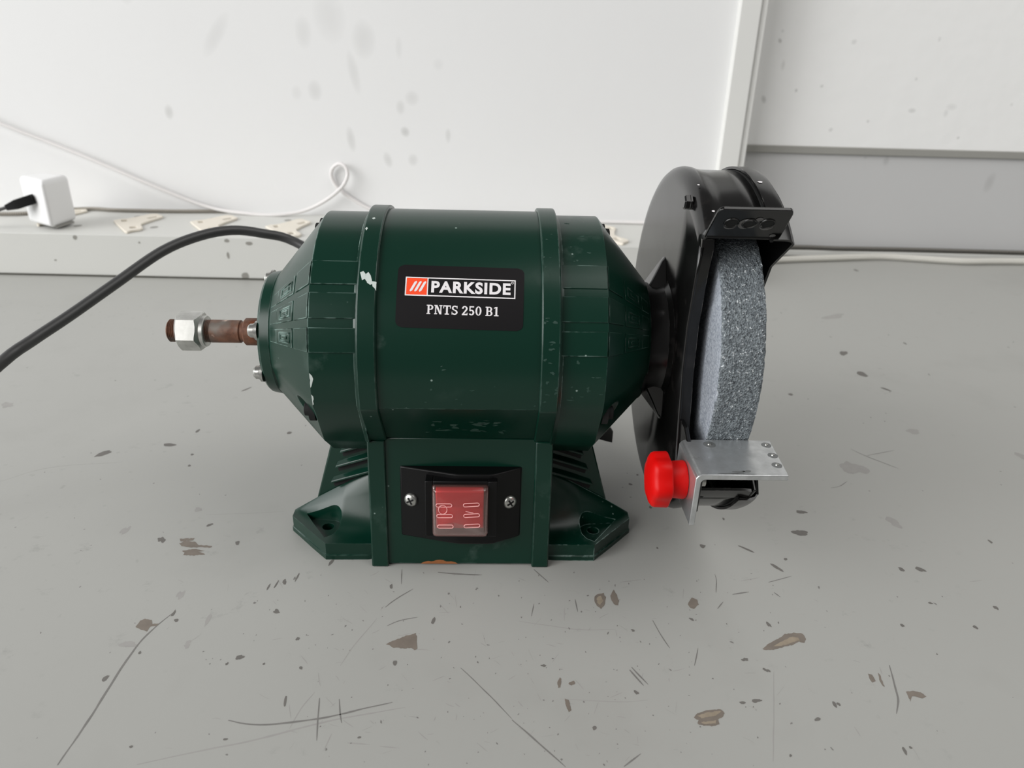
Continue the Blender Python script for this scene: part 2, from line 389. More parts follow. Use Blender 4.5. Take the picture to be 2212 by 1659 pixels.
chips_grey = [(366, 961, 28, 6, .08, .2), (223, 980, 28, 10, -.4, .25), (427, 931, 6, 9, .5, .2), (415, 982, 7, 4, 0, .2), (409, 1006, 7, 4, 0, .2), (532, 841, 18, 3, -.5, .2), (625, 935, 10, 6, 0, .2), (453, 1134, 14, 5, -.3, .2), (349, 1166, 16, 10, .3, .4), (513, 1173, 9, 9, 0, .3),
    (227, 1466, 12, 12, .6, .3), (302, 1410, 6, 6, 0, .3), (381, 1340, 9, 7, 0, .3), (375, 1325, 7, 12, .2, .4), (518, 1420, 16, 10, 0, .35), (490, 1434, 6, 6, 0, .3), (643, 1380, 8, 8, 0, .3), (597, 1321, 14, 8, 0, .4), (650, 1443, 9, 6, .3, .3), (570, 1434, 5, 5, 0, .2), (642, 1247, 4, 18, .15, .2), (597, 1262, 4, 16, .2, .2), (614, 1257, 8, 12, 0, .5), (580, 1268, 4, 14, .2, .2),
    (845, 1267, 7, 10, 0, .3), (853, 1432, 9, 12, .4, .3), (716, 1214, 7, 16, .5, .2), (936, 1341, 8, 14, .5, .3), (616, 1515, 5, 26, -.2, .2), (776, 1593, 8, 5, 0, .3), (487, 1597, 10, 5, 0, .2), (283, 1613, 9, 5, 0, .2), (1174, 1438, 10, 6, 0, .4),
    (1731, 1106, 20, 7, .1, .3), (1728, 1151, 30, 12, .1, .3), (1678, 1226, 24, 7, .65, .15), (1612, 1186, 32, 4, .45, .15), (1697, 1208, 8, 5, 0, .3), (1518, 1180, 11, 9, .4, .4), (1420, 1184, 5, 4, 0, .2), (1988, 1230, 20, 8, .15, .3), (1947, 1230, 12, 7, 0, .35), (1822, 763, 24, 6, -.2, .3), (1862, 808, 20, 10, .2, .25), (1914, 841, 14, 5, .4, .3), (1955, 742, 5, 4, 0, .2), (1849, 584, 7, 4, 0, .2), (1708, 852, 9, 5, 0, .3),
    (2151, 1313, 9, 8, 0, .3), (2010, 1303, 10, 4, 0, .3), (2107, 1355, 9, 7, 0, .3), (1949, 1351, 8, 7, .6, .3), (2139, 1170, 7, 6, .5, .3), (1609, 1425, 13, 7, 0, .4), (1656, 1448, 14, 7, .4, .4), (1660, 1349, 8, 12, 0, .4), (1634, 1514, 24, 6, -.2, .35), (1803, 1522, 8, 12, 0, .2), (1811, 1521, 8, 7, 0, .3), (1604, 1518, 12, 6, 0, .3), (1766, 1554, 16, 6, -.2, .2), (1954, 1622, 7, 18, .2, .2), (1967, 1615, 6, 6, 0, .2), (1375, 1496, 10, 8, .5, .4), (1367, 1362, 8, 5, 0, .4), (1494, 1338, 9, 6, .6, .4), (1284, 1573, 9, 10, 0, .3), (1708, 1632, 6, 5, 0, .2),
    (1362, 1046, 8, 4, .3, .3), (1405, 1096, 7, 5, .3, .3), (1563, 1121, 5, 5, 0, .3), (1377, 1026, 5, 4, 0, .2)]
chip_mesh(chips_grey, 'grey_chips', M['chipdark'])
chip_mesh([(1845, 1012, 52, 26, .1, .35), (1930, 1128, 26, 18, .4, .3), (1972, 932, 26, 10, .1, .3), (2205, 985, 18, 12, 0, .2), (277, 1392, 30, 14, 0, .4), (450, 1338, 9, 26, .1, .3), (390, 1285, 14, 18, 0, .5), (270, 1146, 14, 18, .4, .4), (428, 1101, 18, 8, 0, .4), (1800, 684, 60, 7, -.2, .3), (15, 875, 26, 10, 0, .4), (405, 1392, 14, 14, 0, .5)], 'smudges', M['scratchlight'], .03)
dots = []
for i in range(230):
    px = rnd.gauss(1120, 420); py = rnd.uniform(1235, 1655)
    if not (20 < px < 2190): continue
    s_ = rnd.choice((1.6, 2, 2, 2.5, 2.5, 3, 4)); dots.append((px, py, s_ * rnd.uniform(.8, 1.8), s_ * rnd.uniform(.6, 1.2), rnd.uniform(-1.5, 1.5), .4))
for i in range(60): dots.append((rnd.uniform(10, 2200), rnd.uniform(640, 1240), rnd.uniform(2, 4), rnd.uniform(1.2, 2), rnd.uniform(-.5, .5), .4))
chip_mesh(dots, 'specks', M['scratch'], .03)
def scratches(lines, name, mat, z):
    mb = MB()
    for k, (pts, wd) in enumerate(lines):
        P = spline([table_pt(*p) for p in pts], 2.0); n = len(P); vs = []
        for i, p in enumerate(P):
            t = (P[min(i + 1, n - 1)] - P[max(i - 1, 0)]).normalized(); s_ = Vector((-t.y, t.x, 0))
            wv = wd * (.25 + .75 * math.sin(math.pi * min(1, max(.03, i / (n - 1)))) ** .5) * (1 + .45 * mnoise.noise((i * .35, k * 7.1, 0)))
            j = .25 * mnoise.noise((i * .2, k * 3.3, 5))
            vs += [p + s_ * (wv / 2 + j) + Vector((0, 0, z + .003 * (k % 4))), p - s_ * (wv / 2 - j) + Vector((0, 0, z + .003 * (k % 4)))]
        mb.add(vs, [(2 * i, 2 * i + 1, 2 * i + 3, 2 * i + 2) for i in range(n - 1)])
    o = bench_part(mb, name, mat); tag(o, kind='stuff')
scratches([([(124, 1653), (185, 1565), (240, 1478), (292, 1400), (333, 1357), (372, 1325)], 1.0), ([(493, 1556), (530, 1564), (600, 1564), (690, 1552), (735, 1543), (790, 1530), (848, 1517)], .9),
    ([(946, 1236), (990, 1240), (1041, 1242)], 1.1), ([(1360, 1447), (1390, 1481)], 1.0), ([(1364, 1441), (1400, 1479)], .7), ([(1410, 1340), (1425, 1368), (1447, 1400)], .6), ([(1106, 1555), (1150, 1593), (1222, 1657)], .7), ([(995, 1443), (1050, 1495), (1106, 1553)], .45),
    ([(1153, 1230), (1185, 1258)], .7), ([(733, 1510), (735, 1545), (738, 1562)], .6), ([(690, 1508), (686, 1560), (684, 1600)], .6), ([(868, 1230), (867, 1262)], .5), ([(832, 1312), (850, 1298), (892, 1272)], .7), ([(836, 1352), (862, 1341), (902, 1333)], .6), ([(1660, 1258), (1710, 1245)], .6), ([(1582, 1284), (1618, 1279)], .9), ([(1550, 1315), (1563, 1300)], .6), ([(1148, 1331), (1153, 1305)], .5), ([(1242, 1295), (1248, 1322)], .5),
    ([(1921, 1437), (1935, 1490), (1940, 1515), (1936, 1542)], .8), ([(1500, 1438), (1508, 1400)], .5), ([(1547, 1280), (1548, 1255), (1544, 1240)], .5), ([(1348, 1656), (1385, 1628)], .7), ([(1838, 970), (1870, 985), (1940, 1012)], .6), ([(1870, 985), (1905, 978), (1932, 973)], .5), ([(1795, 1054), (1815, 1050), (1830, 1040)], .5), ([(1672, 1280), (1685, 1290)], .7)], 'scratches', M['scratch'], .05)
micro = []
for i in range(130):
    px, py = rnd.gauss(1080, 380), rnd.uniform(1240, 1650); an = rnd.gauss(.2, .9); L_ = rnd.uniform(6, 30)
    if 10 < px < 2200: micro.append(([(px, py), (px + L_ * .5 * math.cos(an), py + L_ * .5 * math.sin(an) + rnd.uniform(-1, 1)), (px + L_ * math.cos(an), py + L_ * math.sin(an))], rnd.uniform(.15, .5)))
scratches(micro + [([(296, 1652), (420, 1625), (560, 1596), (700, 1560), (875, 1528)], .9), ([(625, 1575), (650, 1530), (680, 1495)], .5), ([(735, 1438), (762, 1398), (815, 1335)], .5), ([(1120, 1342), (1250, 1360), (1330, 1360)], .5), ([(0, 1040), (110, 1010), (265, 998)], .6), ([(1210, 1510), (1340, 1516), (1400, 1512)], .4), ([(1600, 1255), (1640, 1248)], .6), ([(1670, 1645), (1672, 1450)], .4), ([(750, 1605), (800, 1608)], .6), ([(820, 1612), (864, 1616)], .6), ([(700, 1622), (716, 1585)], .5), ([(1340, 1258), (1385, 1252)], .6), ([(445, 1112), (560, 1108), (620, 1104)], .4)], 'faint_scratches', M['scratchlight'], .02)

# back wall: board standing on a ledge, with vertical trim; recessed wall to the right
spotsL = [(-190.8, 290, 17, 26, .15, .16), (-150.8, 266, 13, 19, 0, .22), (-165, 228, 6, 22, .2, .22), (-214.8, 206, 8, 11, 0, .26), (-108.4, 189, 5, 8, 0, .28), (-93.4, 200, 8, 8, 0, .24), (-103.5, 159.5, 5, 6, .5, .5), (-173.2, 149, 5, 14, .15, .34), (-126.9, 124.4, 5, 9, .3, .34), (-94.4, 125, 6, 7, 0, .3), (-48.4, 156.3, 3.5, 8, 0, .3), (-400.8, 176, 5, 8, 0, .42), (-223.6, 272, 9, 16, 0, .18), (-330, 266, 8, 26, -.6, .18), (-238, 203, 6, 8, 0, .14), (-108, 258, 4, 11, 0, .15), (-60, 240, 6, 6, 0, .12), (-430, 310, 8, 12, 0, .18)]
WY = 615
o = MB().box(-2600, 303, WY, 700, 0, 900).build('wall_back', wall_mat('white_board_wall', (228, 228, 228), spotsL, .05, .6)); tag(o, 'white painted board wall with grey smudges', kind='structure')
ledge = MB().box(-2600, 298, 479, WY, 0, 51).build('trim_1', M['ledge'], bevel=1.6, seg=3); tag(ledge, 'pale grey painted ledge along the wall', kind='structure')
MB().box(-1690, 299, 477.6, 479.2, 0, 2.0).build('dirt_line', M['gap'], ledge)
def ledge_spots(lst, name):
    mb = MB()
    for i, (px, py, w_, h_, pl) in enumerate(lst):
        c = on_plane(px, py, *pl); ax = pl[0]
        pts = blob_outline(0, 0, w_ / 2, h_ / 2, 0, 14, .12, i)
        s_ = 1 / 1.72
        if ax == 1: mb.add([(c.x + x * s_, pl[1] - .1, c.z + y * s_) for x, y in pts], [tuple(range(len(pts)))])
        else: mb.add([(c.x + x * s_, c.y + y * s_ * 2.6, pl[1] + .1) for x, y in pts], [tuple(range(len(pts)))])
    o = mb.build(name, M['ledgemark'], ledge); tag(o, kind='stuff')
ledge_spots([(530, 596, 16, 14, (1, 479)), (120, 562, 5, 4, (1, 479)), (162, 513, 9, 9, (1, 479)), (490, 520, 10, 8, (1, 479)), (538, 526, 14, 8, (1, 479)), (493, 552, 6, 14, (1, 479)), (301, 524, 5, 4, (1, 479)), (423, 600, 20, 4, (1, 479))], 'ledge_marks')
holes = MB()
for (px, py) in ((298, 468), (333, 491), (461, 472), (622, 476), (168, 488)):
    c = on_plane(px, py, 2, 51); holes.add([(c.x + 4.6 * math.cos(a * math.pi / 10), c.y + 5.5 * math.sin(a * math.pi / 10), 51.15) for a in range(20)], [tuple(range(20))])
tag(holes.build('screw_holes', M['greytrim'], ledge), kind='stuff')
tr = MB().box(303, 328, 602, 700, 40, 900).build('trim_2', M['trim'], bevel=1); tag(tr, 'white vertical trim board at the wall edge', kind='structure')
MB().box(328.6, 337, 606, 700, 40, 900).build('bead', M['trim'], tr, bevel=1)
spotsR = [(376, 278.7, 2.2, 3, .6, .6), (377.3, 290, 2, 2, 0, .3), (367, 207.7, 3, 5, .4, .45), (408, 220, 1.8, 2.2, 0, .5), (440.9, 226, 2.2, 1.8, .4, .4), (568, 199, 5, 3, 0, .35), (472, 280, 3.5, 3, .4, .25), (614.6, 197, 3, 5, 0, .22), (564, 238, 2, 2, 0, .3), (582, 286, 2, 3, 0, .25), (512, 184, 2, 1.8, 0, .4), (464, 172, 3, 2.5, .6, .35), (620, 205, 7, 4, 0, .18), (640, 166, 2, 1.5, .5, .5), (385, 250, 2.5, 6, 0, .25), (700, 210, 2, 2, 0, .25)]
o = MB().box(303, 2600, 660, 700, 150, 900).build('wall_right', wall_mat('plaster_wall', (236, 236, 235), spotsR, .45, .75, (120, 120, 116))); tag(o, 'rough white plaster wall right of the trim', kind='structure')
o = MB().box(303, 2600, 661, 700, 0, 141).build('wall_lower', wall_mat('lower_panel', (190, 190, 190), [(549.4, 133.3, 4, 6, 0, .35), (700.9, 107.8, 6, 13, -.2, .3), (520, 137, 3, 1.2, 0, .3), (356, 130, 3, 3, 0, .2)], .05, .6, (120, 120, 118))); tag(o, 'grey painted lower wall panel', kind='structure')
o = MB().box(303, 2600, 657, 662, 140.6, 150.3).build('trim_3', M['greytrim'], bevel=.8); tag(o, 'grey horizontal rail across the right wall', kind='structure')
bb = MB().box(303, 1690, 648, 661, 1.6, 9.5).build('baseboard_right', M['ledge'], bevel=.8); tag(bb, 'low pale strip where wall meets the bench', kind='structure')
MB().box(303, 1690, 647, 652, 0, 1.7).build('dirt_line', M['gap'], bb)

# ================================================================ BENCH GRINDER (local frame, mm; shaft along X)
H = 117.8
G = empty('bench_grinder', (0, 0, 0), 0.0139)
tag(G, 'dark green bench grinder with black wheel guard and grey grinding wheel on the workbench', 'bench grinder')
UA = [a for a in range(-11, 192, 3)]
if UA[-1] != 191: UA.append(191)
LOW = {'drum': [(-41, .897), (-64, .90), (-90, .88), (-116, .90), (-139, .897)], 'bell': [(-41, .955), (-64, .965), (-90, .96), (-116, .965), (-139, .955)], 'round': [(-41, 1), (-64, 1), (-90, 1), (-116, 1), (-139, 1)]}
def section(x, r, kind):
    pts = [(x, -r * math.cos(R(a)), H + r * math.sin(R(a))) for a in UA]
    for a, k in reversed(LOW[kind]): pts.append((x, -r * k * math.cos(R(a)), H + r * k * math.sin(R(a))))
    return pts
RD, RR_, RS = 67.9, 69.7, 66.1
XR0, XR1, XB, XE = 38.6, 47.8, 70.5, 98.0
MB().loft([section(-XR1, RD, 'drum'), section(XR1, RD, 'drum')]).build('motor_drum', M['green'], G, sharp=20)
def sgnx(mb, s):
    if s < 0: mb.v = [(-x, y, z) for x, y, z in mb.v]
    return mb
def patch(mb, rf, a0, a1, x0, x1, h, na=3):
    """raised tile following a surface of radius rf(x)"""
    A = [a0 + (a1 - a0) * i / na for i in range(na + 1)]; vs = []
    for hh in (-.6, h):
        for a in A:
            for x in (x0, x1):
                r = rf(x) + hh; vs.append((x, -r * math.cos(R(a)), H + r * math.sin(R(a))))
    n = 2 * (na + 1); fs = []
    for i in range(na):
        fs.append((2 * i, 2 * i + 1, 2 * i + 3, 2 * i + 2)); fs.append((n + 2 * i, n + 2 * i + 2, n + 2 * i + 3, n + 2 * i + 1))
        fs.append((2 * i, 2 * i + 2, n + 2 * i + 2, n + 2 * i)); fs.append((2 * i + 1, n + 2 * i + 1, n + 2 * i + 3, 2 * i + 3))
    fs.append((0, n, n + 1, 1)); fs.append((2 * na, 2 * na + 1, n + 2 * na + 1, n + 2 * na))
    return mb.add(vs, fs)
for s in (-1, 1):
    sgnx(MB().loft([section(XR0, RR_, 'drum'), section(XR1, RR_, 'drum')]), s).build('housing_rib', M['green'], G, sharp=20, bevel=.7)
    bell = sgnx(MB().loft([section(XR1 - 1, RS, 'bell'), section(XB, RS, 'bell'), section(XE, 33.4, 'round')]), s).build('end_bell', M['green'], G, sharp=18)
    cuts = []
    for a in (93, 213, -21):
        c = MB(); lathe_x(c, [(XB + 3.5, 6.4), (XE + 10, 6.4)], 20, -57 * math.cos(R(a)), H + 57 * math.sin(R(a)))
        cuts.append(sgnx(c, s).build('cut', M['dark']))
    boolean(bell, cuts)
    for a in (93, 213, -21):
        b = MB(); lathe_x(b, [(XB + 1, 5.9), (XB + 4.0, 5.9), (XB + 4.2, 3.6), (XB + 6.6, 3.4), (XB + 7, 2.6)], 18, -57 * math.cos(R(a)), H + 57 * math.sin(R(a)))
        sgnx(b, s).build('through_bolt', M['dark'], bell)
    cone = lambda x: RS + (33.4 - RS) * (x - XB) / (XE - XB)
    for (a0, a1) in ((41, 52), (26.7, 37.5), (12.8, 23)):
        p = MB()
        patch(p, lambda x: RS, a0, a1, XR1, XB - .25, .55)
        patch(p, cone, a0, a1, XB + .35, 79.5, .75)
        patch(p, cone, a0, a1, 80.8, 92.0, .45)
        patch(p, cone, a0, a1, 92.0, 96.5, .18)
        w_ = a1 - a0
        b0, b1 = a0 + .22 * w_, a1 - .22 * w_
        for (u0, u1, v0, v1) in ((82.6, 83.2, b0, b1), (89.4, 90.0, b0, b1), (83.2, 89.4, b0, b0 + .8), (83.2, 89.4, b1 - .8, b1)): patch(p, cone, v0, v1, u0, u1, 1.0, 1)
        patch(p, cone, b0 + 2, b1 - 2, 84.6, 88.0, .95, 2)
        sgnx(p, s).build('raised_panel', M['green'], bell, bevel=.18, seg=1)
    # skirt fillet where bell meets rib
    sgnx(MB().loft([section(XR1 - .5, RS + 1.0, 'bell'), section(XR1 + 1.6, RS + .1, 'bell')]), s).build('bell_seam', M['green'], bell, sharp=20)
def skin_chip(pts, r, parent, n=5):
    # bare patch lying on a cylinder: outline in (x, angle)
    cx = sum(p[0] for p in pts) / len(pts); ca = sum(p[1] for p in pts) / len(pts)
    P = lambda x, a: (x, -r * math.cos(R(a)), H + r * math.sin(R(a)))
    mb = MB(); vs = [P(cx, ca)] + [P(x, a) for x, a in pts]; k = len(pts)
    mb.add(vs, [(0, i + 1, (i + 1) % k + 1) for i in range(k)]); return mb.build('bare_patch', M['primer'], parent)
ribL = [o for o in G.children if o.name.startswith('housing_rib')][0]; bellL = [o for o in G.children if o.name.startswith('end_bell')][0]
skin_chip([(-46.6, 45), (-45.1, 45.6), (-44, 44.4), (-43.4, 41.2), (-44.2, 42.3), (-45.4, 41.6)], RR_ + .07, ribL)
skin_chip([(-43.9, 44.3), (-42.7, 45.2), (-41.6, 43.8), (-40.9, 41.8), (-40.6, 40.2), (-41.5, 39.8), (-43, 40.6), (-43.6, 42)], RR_ + .08, ribL)
skin_chip([(-40.9, 41.3), (-39.6, 41.2), (-38.7, 41), (-38.7, 37.4), (-39.4, 38.4), (-40.4, 39.2)], RR_ + .07, ribL)
skin_chip([(-70.4, 4.2), (-69.2, 3), (-68.7, 1.6), (-69.2, .2), (-69.9, -1.8), (-70.4, -2.4)], RS + .08, bellL)
skin_chip([(-70.4, -5.6), (-69.6, -6.4), (-69.5, -7.8), (-70.0, -9), (-69.8, -10.4), (-70.4, -11)], RS + .08, bellL)
skin_chip([(-46.9, 68), (-46.2, 69), (-45.6, 68), (-46.2, 66.6)], RR_ + .07, ribL)
skin_chip([(-44.8, 76), (-43.8, 77), (-43.0, 76), (-43.9, 75)], RR_ + .07, ribL)
def rubs(surf, n, u0, u1, v0, v1, size, parent, seed):
    # faint dusty rub marks with ragged outlines, lying on the painted skin
    r_ = random.Random(seed); mb = MB()
    for k in range(n):
        cu, cv_ = r_.uniform(u0, u1), r_.uniform(v0, v1); sz = size * r_.uniform(.35, 1.0)
        pts = blob_outline(0, 0, sz * r_.uniform(.8, 2.0), sz * r_.uniform(.4, 1.0), 0, 12, .55, seed * 100 + k)
        pts = [(min(max(cu + x, u0), u1), min(max(cv_ + y, v0), v1)) for x, y in pts]
        mb.add([surf(x, y, .05 + .004 * (k % 8)) for x, y in pts], [tuple(range(12))])
    tag(mb.build('dusty_rubs', M['rub'], parent), kind='stuff')
def on_round(r): return lambda u, v, h: (u, -(r + h) * math.cos(v / r), H + (r + h) * math.sin(v / r))
fa = Vector((0, -RD * math.cos(R(-11)), H + RD * math.sin(R(-11)))); fb = Vector((0, -RD * .897 * math.cos(R(-41)), H + RD * .897 * math.sin(R(-41))))
ffn = Vector((0, -(fa - fb).z, (fa - fb).y)).normalized()
def on_facet(u, v, h): p = fa.lerp(fb, v / (fb - fa).length) + ffn * h; return (u, p.y, p.z)
drum = [o for o in G.children if o.name.startswith('motor_drum')][0]
ribR = [o for o in G.children if o.name.startswith('housing_rib')][1]; bellR = [o for o in G.children if o.name.startswith('end_bell')][1]
rubs(on_facet, 16, -16, 22, 14, 28, 2.0, drum, 5); rubs(on_facet, 10, -37, 37, 8, 32, 1.0, drum, 6)
rubs(on_round(RD), 9, -20, 38, -12, 20, .7, drum, 7)
rubs(on_round(RR_), 16, 39.2, 47.2, -8, 34, 1.1, ribR, 8); rubs(on_round(RR_), 6, 39.2, 47.2, 50, 90, .7, ribR, 9)
rubs(on_round(RS), 14, 52, 69.5, -12, 13, .9, bellR, 10); rubs(on_round(RS), 6, 52, 69.5, 62, 95, .8, bellR, 11)
# end cap with screws on the open shaft side
cap = MB(); lathe_x(cap, [(-96.5, 33.6), (-98, 34.0), (-103, 33.0), (-104.2, 32.0), (-104.4, 14), (-102, 13)], 72)
cap.v = [(x, y, z + H) for x, y, z in cap.v]; cap = cap.build('end_cap', M['green'], G, sharp=22)
for a in (22, -26, 112, 160, -110, -160):
    sc = MB(); cy, cz = -29.2 * math.cos(R(a)), H + 29.2 * math.sin(R(a))
    lathe_x(sc, [(-104, 5.0), (-105.3, 5.0), (-105.4, 4.0), (-106.2, 4.0), (-106.3, 3.6), (-108.2, 3.5), (-109.2, 2.6), (-109.4, 1.2)], 20, cy, cz)
    sc.build('cap_screw', M['screw'], cap)
sh = MB()
prof = [(-97, 7.6), (-113, 7.6), (-119.2, 7.6), (-119.8, 7.0), (-120.4, 5.7), (-122, 5.6), (-122.4, 6.3)]
x = -138.0; prof.append((x, 6.35))
while x > -160.5: prof += [(x - .45, 5.7), (x - .9, 6.3)]; x -= .9
prof += [(-161.3, 5.4), (-161.5, 2)]
lathe_x(sh, prof, 28); sh.v = [(x, y, z + H) for x, y, z in sh.v]; shaft = sh.build('drive_shaft', M['rust'], G, sharp=35)
# hexagon nut with chamfered faces: hexagonal prism cut by a cone
NX0, NX1 = -156.2, -142.6
nut = MB().loft([circle_x(NX0, 10.95, 6, 0, H, R(52)), circle_x(NX1, 10.95, 6, 0, H, R(52))]).build('hex_nut', M['zinc'], shaft)
def cone_cut(x_face, sgn_):
    c = MB(); ring_in = [circle_x(x_face + sgn_ * 3, 9.2 - 5.2 + 0, 48, 0, H), ]
    return c
c1 = MB().loft([circle_x(NX0 - 1, 30, 48, 0, H), circle_x(NX0 + 4, 30, 48, 0, H), circle_x(NX0 + 1.9, 12.0, 48, 0, H), circle_x(NX0 - 1, 8.0, 48, 0, H)], False)
n_ = 48; c1.f += [((3 * n_ + j), (3 * n_ + (j + 1) % n_), (j + 1) % n_, j) for j in range(n_)]
c1 = c1.build('cut', M['dark'])
c2 = MB().loft([circle_x(NX1 + 1, 30, 48, 0, H), circle_x(NX1 - 4, 30, 48, 0, H), circle_x(NX1 - 1.9, 12.0, 48, 0, H), circle_x(NX1 + 1, 8.0, 48, 0, H)], False)
c2.f += [((3 * n_ + j), (3 * n_ + (j + 1) % n_), (j + 1) % n_, j) for j in range(n_)]
c2 = c2.build('cut', M['dark'])
boolean(nut, [c1, c2])
wsh = MB(); lathe_x(wsh, [(NX1 - .2, 8.6), (NX1 + 1.6, 8.6), (NX1 + 2.0, 8.2)], 32); wsh.v = [(x, y, z + H) for x, y, z in wsh.v]
wsh.build('nut_collar', M['zinc'], shaft)

# base: centre block, posts, side wings, feet
YB, YT, ZT = -52.2, -45.2, 77.0          # front plate bottom / top
def yplate(z): return YB + (YT - YB) * z / ZT
base = MB().hexa([(-41, YB, 1.0), (41, YB, 1.0), (41, 52, 1.0), (-41, 52, 1.0), (-41, YT, ZT), (41, YT, ZT), (41, 45, ZT), (-41, 45, ZT)]).build('base_block', M['green'], G, bevel=.6)
MB().add([(-22 + i * 1.2 + .0, YB - .05 + 0, 1.1) for i in range(18)] + [(-22 + i * 1.2, yplate(1.1 + 2.2 * math.sin(math.pi * i / 17) ** .7) - .08, 1.2 + 2.2 * math.sin(math.pi * i / 17) ** .7 * (1 + .1 * math.sin(i * .9))) for i in range(18)], [(i, i + 1, i + 19, i + 18) for i in range(17)]).build('bare_edge', M['copper'], base)
for s in (-1, 1):
    p = MB().hexa([(39.6, YB - 1.8, 0), (49, YB - 1.8, 0), (49, -20, 0), (39.6, -20, 0), (39.6, YT - 1.6, 76), (49, YT - 1.6, 76), (49, -20, 76), (39.6, -20, 76)])
    sgnx(p, s).build('base_post', M['green'], G, bevel=.8)
    p = MB().hexa([(39.6, 20, 0), (49, 20, 0), (49, -YB + 1.8, 0), (39.6, -YB + 1.8, 0), (39.6, 20, 76), (49, 20, 76), (49, -YT + 1.6, 76), (39.6, -YT + 1.6, 76)])
    sgnx(p, s).build('base_post', M['green'], G, bevel=.8)
    def O(z): return 91.3 - .287 * z
    zt = 70
    p = MB().loft([[(46, -19.3, z), (O(z), -14, z), (O(z), 14, z), (46, 19.3, z)] for z in (0, zt)])
    wing = sgnx(p, s).build('base_side', M['green'], G, bevel=.8)
    for (sa, za, sb, zb) in ((.74, 51.2, .03, 59.6), (.78, 41.2, .03, 50.8), (.81, 30.8, .03, 41.5)):
        def W_(t, z, out): # point on the wing's front face, pushed outward
            I = Vector((49, -19, z)); Q = Vector((O(z), -14, z)); nn = Vector((.16, -.97, .1)).normalized(); return I + (Q - I) * t + nn * out
        sl = MB().hexa([W_(sa, za - .2, -1), W_(sb, zb - .2, -1), W_(sb, zb - .2, 3.4), W_(sa, za - .2, 2.6), W_(sa, za + 3.6, -1), W_(sb, zb + 3.6, -1), W_(sb, zb + 1.3, 3.4), W_(sa, za + 1.3, 2.6)])
        sgnx(sl, s).build('louver_slat', M['green'], wing, bevel=.4)
        st = MB().hexa([W_(sa - .06, za - 3.0, -1), W_(sb, zb - 3.2, -1), W_(sb, zb - 3.2, .15), W_(sa - .06, za - 3.0, .15), W_(sa - .02, za - .3, -1), W_(sb, zb - .3, -1), W_(sb, zb - .3, .15), W_(sa - .02, za - .3, .15)])
        sgnx(st, s).build('louver_slot', M['dark'], wing)
FH = 10.5
def foot(sx, sy):
    NU, NV = 20, 10
    def ridge(u): # outer -> inner
        P = [(99.6, -14.0, FH), (85.0, -14.8, 20.2), (67, -16.6, 31.6), (49, -18.6, 43)]
        t = u * 3; i = min(2, int(t)); f = t - i; return Vector(P[i]).lerp(Vector(P[i + 1]), f)
    def front(u):
        P = [(99.6, -20.8, FH), (87.5, -33.9, FH), (75.4, -47, FH), (49, -47, FH)]
        t = u * 3; i = min(2, int(t)); f = t - i; return Vector(P[i]).lerp(Vector(P[i + 1]), f)
    us = [i / NU for i in range(NU + 1)] + [1 / 3, 2 / 3]; us = sorted(set(round(u, 4) for u in us))
    rows = []
    for u in us:
        a, b = ridge(u), front(u); row = []
        for j in range(NV + 1):
            t = j / NV; p = a.lerp(b, t)
            tt = max(0, (t - .06) / .94)
            p.z = b.z + (a.z - b.z) * ((1 - tt) ** 3.0)
            row.append(p)
        rows.append(row)
    n = NV + 1; vs = [p for r_ in rows for p in r_]; fs = []
    for i in range(len(rows) - 1):
        for j in range(NV): fs.append((i * n + j, i * n + j + 1, (i + 1) * n + j + 1, (i + 1) * n + j))
    mb = MB(); mb.add(vs, fs)
    m = len(rows)
    loop = [i * n for i in range(m)] + [(m - 1) * n + j for j in range(1, n)] + [i * n + NV for i in range(m - 2, -1, -1)] + [j for j in range(NV - 1, 0, -1)]
    prev = loop
    cx, cy = 72, -28
    for (z, k) in ((3.2, 0), (2.8, .7), (0, .7)):
        cur = []
        for idx in loop:
            p = Vector(mb.v[idx]); d = Vector((p.x - cx, p.y - cy, 0)).normalized() * k
            if p.x < 50: d = Vector((0, 0, 0))
            mb.v.append((p.x + d.x, p.y + d.y, z)); cur.append(len(mb.v) - 1)
        L = len(loop)
        for i in range(L): mb.f.append((prev[i], prev[(i + 1) % L], cur[(i + 1) % L], cur[i]))
        prev = cur
    mb.f.append(tuple(prev))
    mb.v = [(x * sx, y * sy, z) for x, y, z in [tuple(v) for v in mb.v]]
    o = mb.build('mounting_foot', M['green'], G, sharp=24)
    pad = [(91.0, -21.6), (76.3, -42.6), (72.2, -40.2), (69.6, -36.5)] + [(77.0 + 8.4 * math.cos(R(a)), -30 + 6.8 * math.sin(R(a))) for a in range(195, 89, -12)]
    c = MB().prism([(x * sx, y * sy, 8.6) for x, y in pad], (0, 0, 40)).build('cut', M['green'])
    h = MB().loft([[(sx * (77 + 3.4 * math.cos(a * math.pi / 10)), sy * (-29.5 + 3.4 * math.sin(a * math.pi / 10)), z) for a in range(20)] for z in (1.2, 30)]).build('cut', M['dark'])
    boolean(o, [c, h])
    MB().loft([[(sx * (77 + 3.3 * math.cos(a * math.pi / 10)), sy * (-29.5 + 3.3 * math.sin(a * math.pi / 10)), z) for a in range(20)] for z in (.6, 1.6)]).build('bolt_hole', M['dark'], o)
    md = o.modifiers.new('bevel', 'BEVEL'); md.width = .0006; md.segments = 2; md.limit_method = 'ANGLE'; md.angle_limit = R(32)
    return o
for sx in (-1, 1):
    foot(sx, 1)

